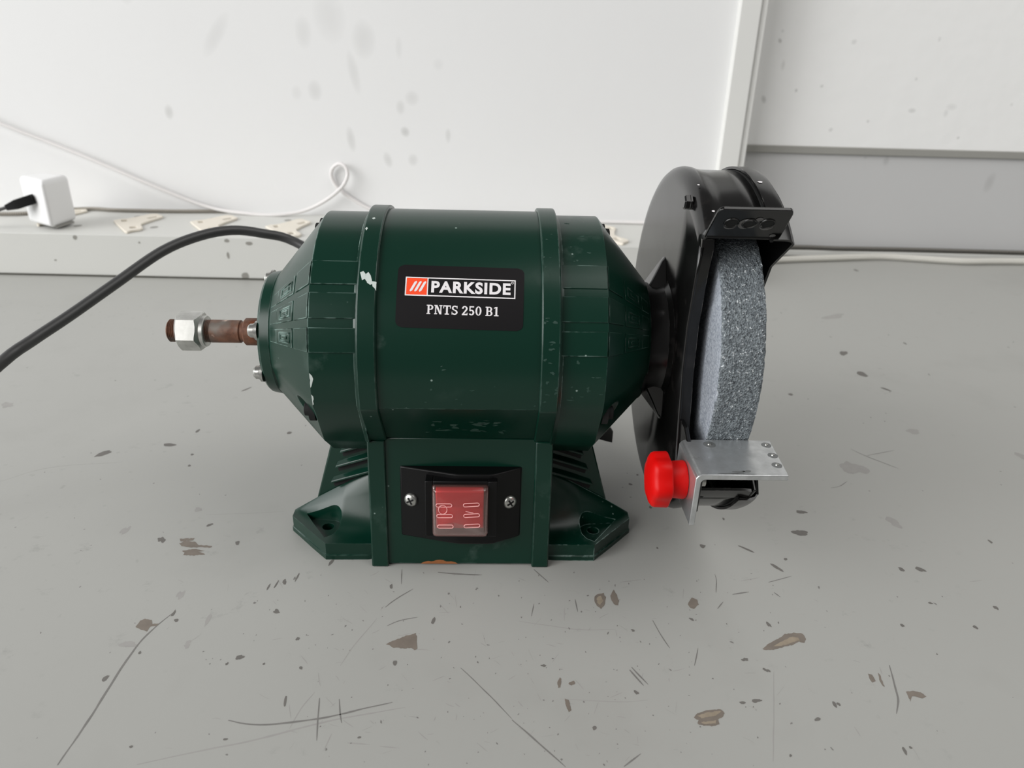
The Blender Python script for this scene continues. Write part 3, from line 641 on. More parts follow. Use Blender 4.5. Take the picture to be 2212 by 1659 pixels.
# switch: bent black plate, two screws, framed rocker under a clear boot
BZ0, BZ1 = 19.5, 61.0
bp_ = [(-32.2, .7), (-29, 1.4), (-3, 8.3), (0, 8.8), (15, 8.8), (18, 8.3), (30, 2.2), (32.6, .7)]
def bez(x, z, p): return (x, yplate(z) - p, z)
mb = MB().loft([[bez(x, BZ0, p) for x, p in bp_] + [bez(32.6, BZ0, -1), bez(-32.2, BZ0, -1)], [bez(x, BZ1, p) for x, p in bp_] + [bez(32.6, BZ1, -1), bez(-32.2, BZ1, -1)]])
bezel = mb.build('switch_plate', M['blackpl'], G, bevel=.7, sharp=24)
def screw_head(x, z, p, parent, r=3.8):
    c = Vector(bez(x, z, p)); nrm = Vector((-.26 if x < 0 else .30, -1, .1)).normalized(); t1 = nrm.cross(Vector((0, 0, 1))).normalized(); t2 = nrm.cross(t1)
    mb = MB(); rings = []
    for h, rr in ((-.5, r), (.5, r), (1.3, r * .86), (1.9, r * .55), (2.1, r * .2)):
        rings.append([c + nrm * h + (t1 * math.cos(2 * math.pi * k / 24) + t2 * math.sin(2 * math.pi * k / 24)) * rr for k in range(24)])
    mb.loft(rings); o = mb.build('plate_screw', M['screw'], parent, sharp=40)
    x_ = MB()
    for q in (0.5, 0.5 + math.pi / 2): x_.obox(c + nrm * 1.75, t1 * math.cos(q) + t2 * math.sin(q), t1 * -math.sin(q) + t2 * math.cos(q), nrm, r * .55, .45, .45)
    tag(x_.build('cross_slot', M['dark'], bezel), None)
screw_head(-26.4, 42.2, 2.2, bezel); screw_head(26.4, 42.4, 3.8, bezel)
FZ0, FZ1 = 26.0, 58.5
def fr(x, z, out): return (x, yplate(z) - out, z)
fm = MB()
def frame_bar(x0, x1, z0, z1, o0, o1): fm.hexa([fr(x0, z0, o1), fr(x1, z0, o1), fr(x1, z0, o0), fr(x0, z0, o0), fr(x0, z1, o1), fr(x1, z1, o1), fr(x1, z1, o0), fr(x0, z1, o0)])
frame_bar(-18.2, -14.0, FZ0, FZ1, 0, 11.2); frame_bar(14.8, 19.6, FZ0, FZ1, 0, 11.2); frame_bar(-14.0, 14.8, FZ1 - 3, FZ1, 0, 11.2); frame_bar(-14.0, 14.8, FZ0, FZ0 + 2, 0, 11.2); frame_bar(-14, 14.8, FZ0 + 2, FZ1 - 3, 0, 6)
sw = fm.build('power_switch', M['blackpl'], G, bevel=.4)
rk = MB()
zs = [(30.5, 8.8), (31.5, 12.2), (43.0, 10.6), (54.2, 13.8), (55.0, 10)]
rk.loft([[fr(-12.6, z, o_) for z, o_ in zs] + [fr(-12.6, 54.8, 6), fr(-12.6, 30.6, 6)], [fr(12.6, z, o_) for z, o_ in zs] + [fr(12.6, 54.8, 6), fr(12.6, 30.6, 6)]])
rk.build('rocker', M['redswitch'], sw, bevel=.7, sharp=20)
cv = MB()
def ring_at(o_, x0, x1, z0, z1, rad, n=5):
    pts = []
    for (cx, cz, a0) in ((x1 - rad, z1 - rad, 0), (x0 + rad, z1 - rad, 90), (x0 + rad, z0 + rad, 180), (x1 - rad, z0 + rad, 270)):
        for k in range(n): a = R(a0 + 90 * k / (n - 1)); pts.append(fr(cx + rad * math.cos(a), cz + rad * math.sin(a), o_))
    return pts
# boot
cv.loft([ring_at(10.8, -14.6, 15.2, 27.8, 57.0, 1.5), ring_at(15.0, -14.0, 14.6, 28.6, 56.2, 1.8), ring_at(16.0, -12.8, 13.4, 29.8, 55.0, 2.0)], False)
k_ = len(cv.v) - 20; cv.f.append(tuple(range(k_, k_ + 20)))
cover = cv.build('clear_boot', M['clear'], sw, sharp=40, solid=.5)
def slot_ring(cx, cz, w_, h_, tilt=0):
    pts = []
    for k in range(24):
        a = 2 * math.pi * k / 24; r_ = h_ / 2
        x = (w_ / 2 - r_) * (1 if math.cos(a) > 0 else -1) + r_ * math.cos(a); z = r_ * math.sin(a)
        pts.append(Vector(fr(cx + x - z * tilt, cz + z + x * tilt, 16.35)))
    return pts + [pts[0], pts[1]]
for (cx, cz, tl) in ((-8.0, 47.8, 0), (-7.6, 41.6, 0), (-7.3, 35.4, 0), (6.2, 48.2, .07), (6.4, 42.0, .07), (6.6, 35.9, .07)):
    frame_tube(slot_ring(cx, cz, 8.2, 1.9, tl), .24, 6).build('raised_bar', M['mark'], cover)
d_ = [Vector(fr(-8.6 + 2.2 * math.cos(R(a)), 45.3 + 2.6 * math.sin(R(a)), 16.35)) for a in range(-180, 181, 15)]
frame_tube(d_, .22, 6).build('raised_ring', M['mark'], cover)
frame_tube([Vector(fr(3.2, 44.4, 16.35)), Vector(fr(5, 44.0, 16.35)), Vector(fr(7.2, 43.6, 16.35))], .2, 6).build('raised_line', M['mark'], cover)

# name plate wrapped on the drum
AC, XC, TILT = 36.2, .35, R(-1.0)
def wrap(s_, t, h):
    x = XC + s_ * math.cos(TILT) - t * math.sin(TILT); tt = s_ * math.sin(TILT) + t * math.cos(TILT)
    a = R(AC) + tt / RD; r = RD + h; return (x, -r * math.cos(a), H + r * math.sin(a))
def rect(mb, s0, s1, t0, t1, h, n=8):
    vs = []; 
    for i in range(n + 1):
        t = t0 + (t1 - t0) * i / n; vs += [wrap(s0, t, h), wrap(s1, t, h)]
    return mb.add(vs, [(2 * i, 2 * i + 1, 2 * i + 3, 2 * i + 2) for i in range(n)])
PW, PH, RC = 59.4, 31.0, 3.0
rows = []
N_ = 40
for i in range(N_ + 1):
    t = -PH / 2 + PH * i / N_; dy = max(0, abs(t) - (PH / 2 - RC)); wv = PW / 2 - (RC - math.sqrt(max(0, RC * RC - dy * dy))); rows.append((t, wv))
mb = MB(); vs = []
for t, wv in rows: vs += [wrap(-wv, t, .18), wrap(wv, t, .18), wrap(-wv - .05, t, -.1), wrap(wv + .05, t, -.1)]
fs = []
for i in range(N_):
    a = 4 * i; b = a + 4; fs += [(a, a + 1, b + 1, b), (a, b, b + 2, a + 2), (a + 1, a + 3, b + 3, b + 1)]
mb.add(vs, fs + [(0, 2, 3, 1), (4 * N_, 4 * N_ + 1, 4 * N_ + 3, 4 * N_ + 2)]); plate = mb.build('name_plate', M['sticker'], G, sharp=60)
L0, L1, T1, T0 = -25.9, 25.8, 9.0, -.4      # logo frame
mb = MB()
for r_ in ((L0, L1, T1 - .55, T1), (L0, L1, T0, T0 + .55), (L0, L0 + .55, T0, T1), (L1 - .55, L1, T0, T1), (L0 + 10.2, L0 + 10.7, T0, T1)): rect(mb, *r_, .27)
mb.build('logo_frame', M['white_print'], plate)
rect(MB(), L0 + .5, L0 + 10.25, T0 + .5, T1 - .5, .24).build('logo_panel', M['orange_print'], plate)
for k in range(3):
    bx_ = L0 + 1.9 + k * 2.15; mb = MB(); sl_ = 2.6; wd_ = .62; t0_, t1_ = T0 + 2.0, T1 - 2.0; vs = []
    nS = 10
    for i in range(nS + 1):
        f = i / nS; t = t0_ + (t1_ - t0_) * f; e = math.sqrt(max(0.02, 1 - (max(0, abs(f - .5) - .38) / .12) ** 2)); x = bx_ + .6 + sl_ * f
        vs += [wrap(x - wd_ * e, t, .30), wrap(x + wd_ * e, t, .30)]
    mb.add(vs, [(2 * i, 2 * i + 1, 2 * i + 3, 2 * i + 2) for i in range(nS)]); mb.build('logo_stripe', M['white_print'], plate)
def text_mesh(body, s0, s1, t0, t1, name, offset=.02):
    cu = bpy.data.curves.new(name, 'FONT'); cu.body = body; cu.size = 1; cu.offset = offset; cu.resolution_u = 4; cu.space_character = 1.12
    to = bpy.data.objects.new(name, cu); col.objects.link(to)
    dg = bpy.context.evaluated_depsgraph_get(); dg.update()
    me = bpy.data.meshes.new_from_object(to.evaluated_get(dg)); bpy.data.objects.remove(to)
    xs = [v.co.x for v in me.vertices]; ys = [v.co.y for v in me.vertices]
    x0, x1, y0, y1 = min(xs), max(xs), min(ys), max(ys)
    for v in me.vertices:
        s_ = s0 + (s1 - s0) * (v.co.x - x0) / (x1 - x0); t = t0 + (t1 - t0) * (v.co.y - y0) / (y1 - y0)
        v.co = Vector(wrap(s_, t, .36)) * MM
    me.materials.clear(); me.materials.append(M['white_print'])
    o = bpy.data.objects.new(name, me); col.objects.link(o); o.parent = plate; return o
text_mesh('PARKSIDE', L0 + 12.2, L0 + 49.4, T0 + 1.75, T1 - 1.7, 'brand_lettering', .038)
rg = [wrap(L1 - 1.5 + .5 * math.cos(a * math.pi / 8), T1 - 1.5 + .5 * math.sin(a * math.pi / 8), .3) for a in range(17)]
frame_tube(rg, .12, 5).build('registered_mark', M['white_print'], plate)
# slab-serif model line, drawn with strokes
def slab(word, s0, t0, cap_h, total_w):
    st = .155; sh_ = .10; sx_ = .10
    def bar(mb, x0, y0, x1, y1): mb.append([(x0, y0), (x1, y0), (x1, y1), (x0, y1)])
    def arc(mb, cx, cy, rx, ry, a0, a1, th=st, thy=None, n=12):
        thy = thy or th * .8
        pts = []
        for i in range(n):
            b0, b1 = R(a0 + (a1 - a0) * i / n), R(a0 + (a1 - a0) * (i + 1) / n)
            mb.append([(cx + rx * math.cos(b0), cy + ry * math.sin(b0)), (cx + rx * math.cos(b1), cy + ry * math.sin(b1)), (cx + (rx - th) * math.cos(b1), cy + (ry - thy) * math.sin(b1)), (cx + (rx - th) * math.cos(b0), cy + (ry - thy) * math.sin(b0))])
    def quad(mb, *p): mb.append(list(p))
    def glyph(c):
        m = []; S = .11; V = .20
        if c in 'PB':
            bar(m, .10, 0, .10 + V, 1); bar(m, 0, 0, .40 if c == 'P' else .45, S); bar(m, 0, 1 - S, .45, 1)
            arc(m, .42, .73, .30, .27, -90, 90, .19, .11); bar(m, .28, .46, .45, .46 + S)
            if c == 'B': arc(m, .44, .28, .33, .28, -90, 90, .20, .11); return m, .80
            return m, .74
        if c == 'N':
            bar(m, .09, 0, .21, 1); bar(m, 0, 0, .32, S); bar(m, 0, 1 - S, .25, 1); bar(m, .66, 0, .78, 1); bar(m, .54, 1 - S, .88, 1); quad(m, (.09, 1), (.33, 1), (.78, 0), (.58, 0)); return m, .88
        if c == 'T':
            bar(m, .31, 0, .31 + V, 1); bar(m, .18, 0, .64, S); bar(m, 0, 1 - .13, .82, 1); bar(m, 0, .66, .09, 1); bar(m, .73, .66, .82, 1); return m, .82
        if c == 'S':
            arc(m, .34, .73, .31, .27, 30, 270, .18, .12); arc(m, .34, .27, .33, .27, -150, 90, .19, .12); bar(m, .56, .68, .64, .98); bar(m, .02, .02, .10, .32); return m, .68
        if c == '2':
            arc(m, .32, .70, .31, .30, -40, 180, .19, .12); quad(m, (.42, .62), (.60, .56), (.22, .12), (.02, .10)); bar(m, .02, 0, .63, .15); bar(m, .55, 0, .63, .27); return m, .66
        if c == '5':
            bar(m, .08, .86, .58, 1); bar(m, .08, .5, .20, 1); arc(m, .30, .31, .32, .31, -150, 140, .19, .12); return m, .65
        if c == '0':
            arc(m, .33, .5, .33, .5, 0, 360, .19, .10, 24); return m, .66
        if c == '1':
            bar(m, .20, 0, .20 + V, 1); bar(m, .05, 0, .55, S); quad(m, (.20, 1), (.20, .86), (.03, .80), (.03, .90)); return m, .56
        return m, .30
    x = 0; polys = []
    for c in word:
        g, wd = glyph(c) if c != ' ' else ([], .26)
        polys += [[(px + x, py) for px, py in q] for q in g]; x += wd + .09
    x -= .09; mb = MB()
    for i, q in enumerate(polys): mb.add([wrap(s0 + px * total_w / x, t0 + py * cap_h, .30 + .002 * (i % 30)) for px, py in q], [(0, 1, 2, 3)])
    return mb.build('model_lettering', M['white_print'], plate)
slab('PNTS 250 B1', -15.4, -8.9, 4.35, 33.6)

# wheel guard
GZ = 117.0
def gp(a, r): return (-r * math.cos(R(a)), GZ + r * math.sin(R(a)))
A0, A1 = 51.5, 322
angs = [A0 + (A1 - A0) * i / 90 for i in range(91)]
front_edge = [(-66, 71), (-60.5, 83), (-57.2, 97.5), (-52.5, 120), (-50.5, 143.6), (-53.2, 168), (-57.0, 184)]
GPROF = [(110.2, 84.5), (110.2, 87.0), (110.6, 89.3), (111.6, 91.5), (113.4, 93.2), (115.8, 93.9), (118.4, 93.6), (121, 92.7), (124, 92.3), (133, 92.3), (142.6, 92.3)]
nG = len(GPROF); mb = MB()
mb.add([(x, *gp(a, r)) for a in angs for x, r in GPROF] + [(110.2, y, z) for y, z in front_edge],
       [(i * nG + j, i * nG + j + 1, (i + 1) * nG + j + 1, (i + 1) * nG + j) for i in range(len(angs) - 1) for j in range(nG - 1)] + [tuple([i * nG for i in range(len(angs))] + [len(angs) * nG + k for k in range(len(front_edge))])])
gd = mb.build('wheel_guard', M['black'], G, sharp=40)
if max(gd.data.polygons, key=lambda p: p.area).normal.x > 0: gd.data.flip_normals()
md = gd.modifiers.new('solid', 'SOLIDIFY'); md.thickness = .0014; md.offset = -1
def sheet(prof, a_list):
    mb = MB(); n = len(prof); vs = [(x, *gp(a, r)) for a in a_list for x, r in prof]
    mb.add(vs, [(i * n + j, i * n + j + 1, (i + 1) * n + j + 1, (i + 1) * n + j) for i in range(len(a_list) - 1) for j in range(n - 1)]); return mb
def sheet_solid(prof, a_list, th):
    inner = [(x, r - th) for x, r in prof]; ring = prof + inner[::-1]
    mb = MB(); mb.loft([[(x, *gp(a, r)) for x, r in ring] for a in a_list]); return mb
lipv = []; 
for (y, z) in [gp(A1, 86)] + front_edge + [gp(A0, 90)]:
    lipv += [(110.4, y, z), (116.4, y + .8, z), (116.4, y + 2.0, z), (110.4, y + 1.4, z)]
lm = MB(); nL = len(lipv) // 4
lm.add(lipv, [(4 * i + j, 4 * i + (j + 1) % 4, 4 * i + 4 + (j + 1) % 4, 4 * i + 4 + j) for i in range(nL - 1) for j in range(4)] + [(0, 1, 2, 3), (4 * nL - 4, 4 * nL - 3, 4 * nL - 2, 4 * nL - 1)])
lm.build('guard_edge_lip', M['black'], gd, sharp=50)
cedge = [(-66, 70), (-52, 74), (-38, 84), (-28, 102), (-24, 124), (-26, 146), (-37, 170)]
acov = [50 + (A1 - 50) * i / 90 for i in range(91)]
cvr = MB().prism([(151.2, y, z) for y, z in [gp(a, 91.0) for a in acov] + cedge], (1.2, 0, 0)).build('guard_cover', M['black'], gd, sharp=25)
sheet_solid([(141.6, 94.3), (147.5, 94.3), (150.2, 93.5), (151.8, 91.4), (152.3, 89.8)], acov, 1.3).build('cover_rim', M['black'], cvr, sharp=30)
MB().loft([[(x, *gp(a, r)) for x, r in ((140.6, 92.0), (142.0, 92.0), (142.0, 92.55), (140.6, 92.55))] for a in acov]).build('cover_gap', M['dark'], cvr)
# spark flange, radial, with three punched holes
fl_a = Vector((0, -58.6, 189.6)); fl_b = Vector((0, -72.2, 204.4)); fd = (fl_b - fl_a); fn = Vector((0, -fd.z, fd.y)).normalized()
def flp(x, t): p = fl_a + fd * t; return Vector((x, p.y, p.z))
pts = [flp(110.8, -.05), flp(145.2, -.05), flp(144.4, .86), flp(143.8, .95), flp(142.6, 1.0), flp(113.2, 1.0), flp(112, .95), flp(111.4, .86)]
fl = MB().prism(pts, -fn * 1.7).build('spark_flange', M['black'], gd, bevel=.35)
for x in (119.5, 127.5, 135.5):
    ring = []
    for k in range(21):
        a = 2 * math.pi * k / 20; p = flp(x, .52) + Vector((1, 0, 0)) * 3.2 * math.cos(a) + fd.normalized() * 3.2 * math.sin(a) + fn * .12; ring.append(p)
    frame_tube(ring, .35, 6).build('hole_rim', M['black'], fl)
    mb = MB(); mb.add([flp(x, .52) + Vector((1, 0, 0)) * 3.0 * math.cos(2 * math.pi * k / 20) + fd.normalized() * 3.0 * math.sin(2 * math.pi * k / 20) + fn * .05 for k in range(20)], [tuple(range(20))]); mb.build('punched_hole', M['dark'], fl)
def crescent(x, t, r0, r1, a0, a1):
    mb = MB(); vs = []
    for k in range(13):
        a = R(a0 + (a1 - a0) * k / 12); wv = math.sin(math.pi * k / 12) ** .6
        for rr in (r0, r0 + (r1 - r0) * wv + .05): vs.append(flp(x, t) + Vector((1, 0, 0)) * rr * math.cos(a) + fd.normalized() * rr * math.sin(a) + fn * .22)
    mb.add(vs, [(2 * i, 2 * i + 1, 2 * i + 3, 2 * i + 2) for i in range(12)]); mb.build('scuff', M['guardscuff'], fl)
crescent(119.5, .50, 2.4, 4.0, 195, 350); crescent(127.2, .50, 2.4, 4.6, 60, 290); crescent(135.8, .50, 2.6, 4.2, 190, 345); crescent(131.5, .62, .3, 2.6, 20, 230); crescent(141, .02, .3, 2.4, 10, 175)
MB().box(111.2, 144.8, -58.8, -56.4, 188.6, 190.6).build('flange_root', M['black'], fl, bevel=.4)
def hexhead(x, y, z, r, mat, name, parent):
    mb = MB(); lathe_x(mb, [(x, r * 1.05), (x - 1, r * 1.05), (x - 1.1, r), (x - 3.2, r), (x - 3.8, r * .8)], 6, y, z, .3); return mb.build(name, mat, parent, bevel=.3)
hexhead(110.3, -30.3, 199.2, 3.6, M['black'], 'guard_screw', gd)
# boss joining guard to motor, with tapered lobes
boss = MB(); lathe_x(boss, [(93, 34.5), (97.5, 34.0), (98.5, 31.5), (104, 30.6), (108, 31.5), (110.4, 34)], 64, 0, H); boss = boss.build('guard_boss', M['black'], gd, sharp=30)
for (a, w_, hgt) in ((104, 13, 46), (-62, 14, 46), (210, 13, 45), (24, 0, 0)):
    if not w_: continue
    ca, sa = math.cos(R(a)), math.sin(R(a)); er = Vector((0, -ca, sa)); et = Vector((0, sa, ca)); c0 = Vector((0, 0, H))
    p = [c0 + er * 27 + et * w_ + Vector((110.6, 0, 0)), c0 + er * 27 - et * w_ + Vector((110.6, 0, 0)), c0 + er * hgt - et * 3.4 + Vector((110.6, 0, 0)), c0 + er * hgt + et * 3.4 + Vector((110.6, 0, 0)),
         c0 + er * 27 + et * (w_ - 2) + Vector((99, 0, 0)), c0 + er * 27 - et * (w_ - 2) + Vector((99, 0, 0)), c0 + er * (hgt - 3) - et * 2.4 + Vector((108.6, 0, 0)), c0 + er * (hgt - 3) + et * 2.4 + Vector((108.6, 0, 0))]
    MB().hexa(p).build('boss_lobe', M['black'], boss, bevel=1.2, seg=3)
MB().hexa([(82, 44, 30), (99, 50, 22), (99.5, 64, 21), (84, 62, 24), (82, 44, 56), (99, 50, 31), (99.5, 64, 28), (84, 62, 50)]).build('guard_stay', M['black'], gd, bevel=.8)
# white paint flecks stuck to the guard
mb = MB(); mb.add([(117 + .9 * math.cos(k), -10.4 + .9 * math.sin(k), 210.6) for k in range(6)], [tuple(range(6))])
for (a, x, s_) in ((75.5, 144.5, 1.2), (60, 116.5, .7), (73, 113.5, .6)):
    c = Vector((x, *gp(a, 94.5 if x > 141 else 94.2))); et = Vector((0, math.sin(R(a)), math.cos(R(a))))
    mb.add([c + Vector((1, 0, 0)) * s_ * math.cos(k) * (1 + .2 * (k % 2)) + et * s_ * math.sin(k) * .9 for k in range(6)], [tuple(range(6))])
mb.v = mb.v[6:]; mb.f = [tuple(i - 6 for i in f) for f in mb.f[1:]]
tag(mb.build('paint_flecks', M['white_print'], gd), kind='stuff')

# grinding wheel: gritty cylinder, rim worn uneven
WX0, WX1, WR = 121.8, 143.0, 75.0
NA, mb = 260, MB()
prof = [(WX0 + .9, 14)] + [(WX0 + .25, WR * .3), (WX0, WR * .5), (WX0, WR * .75), (WX0, WR * .88), (WX0 + .1, WR - 1.2), (WX0 + .5, WR - .3)] + [(WX0 + .5 + (WX1 - WX0 - 1) * i / 16, WR) for i in range(1, 16)] + [(WX1 - .5, WR - .2), (WX1 - .1, WR - 1.2), (WX1, WR * .8), (WX1, WR * .4), (WX1, 14)]
rings = []
for x, r in prof:
    ring = []
    for i in range(NA):
        a = 2 * math.pi * i / NA; j = rnd.uniform(-.28, .22) if r > WR * .7 else 0; k = rnd.uniform(-.2, .2) if WR * .4 < r < WR - .1 else 0
        ring.append((x + k, -(r + j) * math.cos(a), H + (r + j) * math.sin(a)))
    rings.append(ring)
mb.loft(rings); wheel = mb.build('grinding_wheel', M['stone'], G, sharp=50)
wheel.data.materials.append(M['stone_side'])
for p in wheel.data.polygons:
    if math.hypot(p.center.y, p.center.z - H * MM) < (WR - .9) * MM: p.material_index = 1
fl2 = MB(); lathe_x(fl2, [(112, 9), (WX0 - 2.2, 9), (WX0 - 2, 26), (WX0 + .9, 26), (WX0 + 1.1, 12)], 40, 0, H); fl2.build('clamp_flange', M['zinc'], wheel, sharp=30)
fl3 = MB(); lathe_x(fl3, [(WX1 - .4, 12), (WX1 - .2, 26), (WX1 + 2, 26), (WX1 + 2.4, 10), (WX1 + 7, 9)], 40, 0, H); fl3.build('clamp_flange', M['zinc'], wheel, sharp=30)

# tool rest
RZ = 92.0
rest = MB()
# L profile extruded along y, outer corner rounded
prof = [(108.2, 64.5), (110.8, 64.5), (110.8 + .0, RZ - 4.2), (111.6, RZ - 3.0), (112.6, RZ - 2.7), (153.0, RZ - 2.7), (153.0, RZ), (110.8, RZ), (109.2, RZ - .7), (108.2, RZ - 2.2)]
def rp(x, z, y):
    tap = 0
    if x > 150 and y < -95: tap = -2.6
    if x < 112 and z < 70 and y > -80: z += 0
    return (x + tap, y, z)
rest.loft([[rp(x, z, -104) for x, z in prof], [rp(x, z, -71) for x, z in prof]])
rest = rest.build('tool_rest', M['alu'], G, bevel=.4)
for (x, y, r_) in ((121.5, -76, 3.0), (149.5, -76, 2.4), (149.2, -86, 2.4), (148, -95, 2.4)):
    lathe = MB().loft([[(x + rr * math.cos(k * math.pi / 10), y + rr * math.sin(k * math.pi / 10), RZ + h) for k in range(20)] for rr, h in ((r_, -.1), (r_, .12), (r_ * .45, .22))]); lathe.build('punch_mark', M['aluscuff'], rest)
    b_ = MB().loft([[(x + rr * math.cos(k * math.pi / 6), y + rr * math.sin(k * math.pi / 6), RZ + h) for k in range(12)] for rr, h in ((r_ * .42, .1), (r_ * .3, .6), (r_ * .1, .75))]); b_.build('spatter_bead', M['screw'], rest)
mb = MB()
for i, (x, y, w_, h_) in enumerate(((128.5, -101, 3.4, .8), (132.2, -100.6, 1.8, 1.0), (124, -102.6, 6, .5), (130, -103, 5, .35))):
    pts = blob_outline(x, y, w_, h_, 0, 12, .3, i); mb.add([(a, b, RZ + .05) for a, b in pts], [tuple(range(12))])
tag(mb.build('dark_scuffs', M['aluscuff'], rest), kind='stuff')
KY, KZ = -87.0, 79.0
kn = MB()
def lobed(x, r, amp): return [(x, KY - (r + amp * math.cos(6 * a)) * math.cos(a), KZ + (r + amp * math.cos(6 * a)) * math.sin(a)) for a in [2 * math.pi * k / 72 for k in range(72)]]
kn.loft([lobed(108.0, 9.0, 0), lobed(107.2, 9.3, 0), lobed(100.6, 8.7, 0), lobed(100.4, 11.6, .6), lobed(100.0, 12.4, .7), lobed(99.4, 12.7, .75), lobed(93.6, 12.5, .75), lobed(92.4, 12.1, .7), lobed(91.2, 10.6, .5), lobed(90.2, 6, .1), lobed(90.0, .5, 0)])
kn.build('clamp_knob', M['redknob'], rest, sharp=40)
bolt = MB(); lathe_x(bolt, [(107.6, 3.2), (118, 3.2)], 16, KY, KZ); bolt.build('clamp_bolt', M['screw'], rest)
brk = MB().prism([(111.2, y, z) for y, z in ((-52, 66), (-78, 62), (-98, 68), (-99, 88), (-80, 88.5), (-66, 96), (-52, 96))], (2.2, 0, 0)).build('rest_bracket', M['black'], gd, bevel=.5)
# lower lip of the guard under the rest
lipA = [322 + (327 - 322) * i / 6 for i in range(7)]
sheet_solid([(113, 92.3), (120, 92.3), (128, 92.3), (136, 92.3), (142, 92.3), (146, 92.8)], [A1 - 1] + lipA, 1.5).build('guard_lip', M['black'], gd, sharp=30)
MB().loft([[(146.4, *gp(a, 93.0)), (147.9, *gp(a, 93.0)), (147.9, *gp(a, 78.0)), (146.4, *gp(a, 78.0))] for a in (312, 318, 322, 328)]).build('lip_cheek', M['black'], gd, bevel=.5)

# power cord leaves the back of the base, arches up and comes forward to the left
Gi = Matrix.Rotation(-0.0139, 3, 'Z')
cp = []
for (px, py, d) in ((640, 524, 566), (565, 504, 556), (500, 497.5, 546), (430, 510, 532), (350, 543, 514), (250, 612, 492), (150, 682, 470), (70, 735, 452), (0, 786, 437)):
    v = CAM + (FW + RT * ((px - 1106) / FPX) - UP * ((py - 829.5) / FPX)) * d; cp.append(Gi @ v)
cpath = [(-30, 50, 34), (-33, 78, 37), (-48, 118, 62), (-86, 152, 101)] + [tuple(v) for v in cp]
e = cp[-1]; cpath += [(e.x - 38, e.y - 30, e.z - 36), (e.x - 84, e.y - 72, 16), (e.x - 130, e.y - 120, 3.7), (e.x - 260, e.y - 170, 3.7), (e.x - 620, e.y - 120, 3.7), (e.x - 1250, e.y - 200, 3.7)]
cord = frame_tube(spline(cpath, 5), 3.55, 16).build('power_cord', M['cord'], G, sharp=60)
gr_ = MB().loft([[(-30 + 6 * math.cos(k * math.pi / 8), y, 34 + 6 * math.sin(k * math.pi / 8)) for k in range(16)] for y in (46, 62)]); gr_.build('cord_grommet', M['blackpl'], cord, bevel=.6)

# ================================================================ THINGS ON THE LEDGE AND WALL
# white cable hanging against the wall with one loop
wc = [(-1500, 604, 640), (-1000, 604, 345), (-720, 604, 208), (-613.7, 604, 160)]
for (px, py, y) in ((100, 305, 606), (200, 345, 606), (330, 401, 606), (450, 447, 606), (540, 462, 599), (600, 464, 597), (655, 456, 600), (705, 432, 600), (740, 402, 601), (751, 376, 603), (744, 358, 605), (730, 354, 607), (717, 366, 609), (717, 385, 610), (730, 406, 610.5), (752, 424, 611), (790, 447, 611), (830, 462, 611), (900, 478, 608)):
    wc.append(tuple(on_plane(px, py, 1, y)))
wc += [(-60, 604, 54), (60, 600, 53.5), (240, 600, 53.5), (290, 590, 53.5)]
o = frame_tube(spline(wc, 4), 2.35, 10).build('white_cable', M['whitecable'], None, sharp=60)
tag(o, 'thin smooth white cable with a small loop, hanging against the white wall', 'cable')
# grey woven cable along wall and ledge, dropping to the strip on the right
bc = [(-1500, 560, 53.6), (-1000, 566, 53.6), (-700, 556, 53.6), (-610, 561.7, 53.6), (-578, 570, 53.6), (-545, 596, 53.6), (-515, 605, 53.6), (-487, 600, 53.6), (-436, 600.5, 53.6), (-396, 603, 53.6), (-368, 607, 53.5), (-350, 610.5, 52.5), (-338, 612, 48)]
o = frame_tube(spline(bc, 4), 2.4, 12).build('woven_cable', M['braidlight'], None, sharp=60)
tag(o, 'thin brown-grey woven cable on the ledge, passing behind the white charger', 'cable')
bc = [(306, 640, 12.4), (345, 650, 12.2), (380, 652, 12.2), (424, 652, 12.2), (464, 653, 12.2), (500, 650.6, 12.2), (530, 651.5, 12.2), (597, 653, 12.2), (697, 652, 12.2), (772, 651, 12.2), (900, 652, 12.2), (1050, 652, 12.2), (1640, 652, 12.2)]
o = frame_tube(spline([(x, y - 1, z + .7) for x, y, z in bc], 4), 3.2, 12).build('woven_cable', M['braid'], None, sharp=60)
tag(o, 'thin dark grey woven cable along the low strip under the right wall', 'cable')
wr = [(330, 585, 4.1), (393.4, 606, 4.1), (419, 614, 4.1), (489, 628, 4.1), (556, 640, 4.1), (590, 639, 4.1), (625, 633, 4.1), (673, 626, 4.1), (720, 630, 4.1), (766, 633, 4.1), (860, 632, 4.1), (980, 636, 4.1), (1300, 630, 4.1), (1640, 634, 4.1)]
o = frame_tube(spline([(x, y, z + .6) for x, y, z in wr], 4), 4.6, 14).build('white_woven_cable', M['whiterope'], None, sharp=60)
tag(o, 'thick white woven cable lying along the back edge of the bench at right', 'cable')

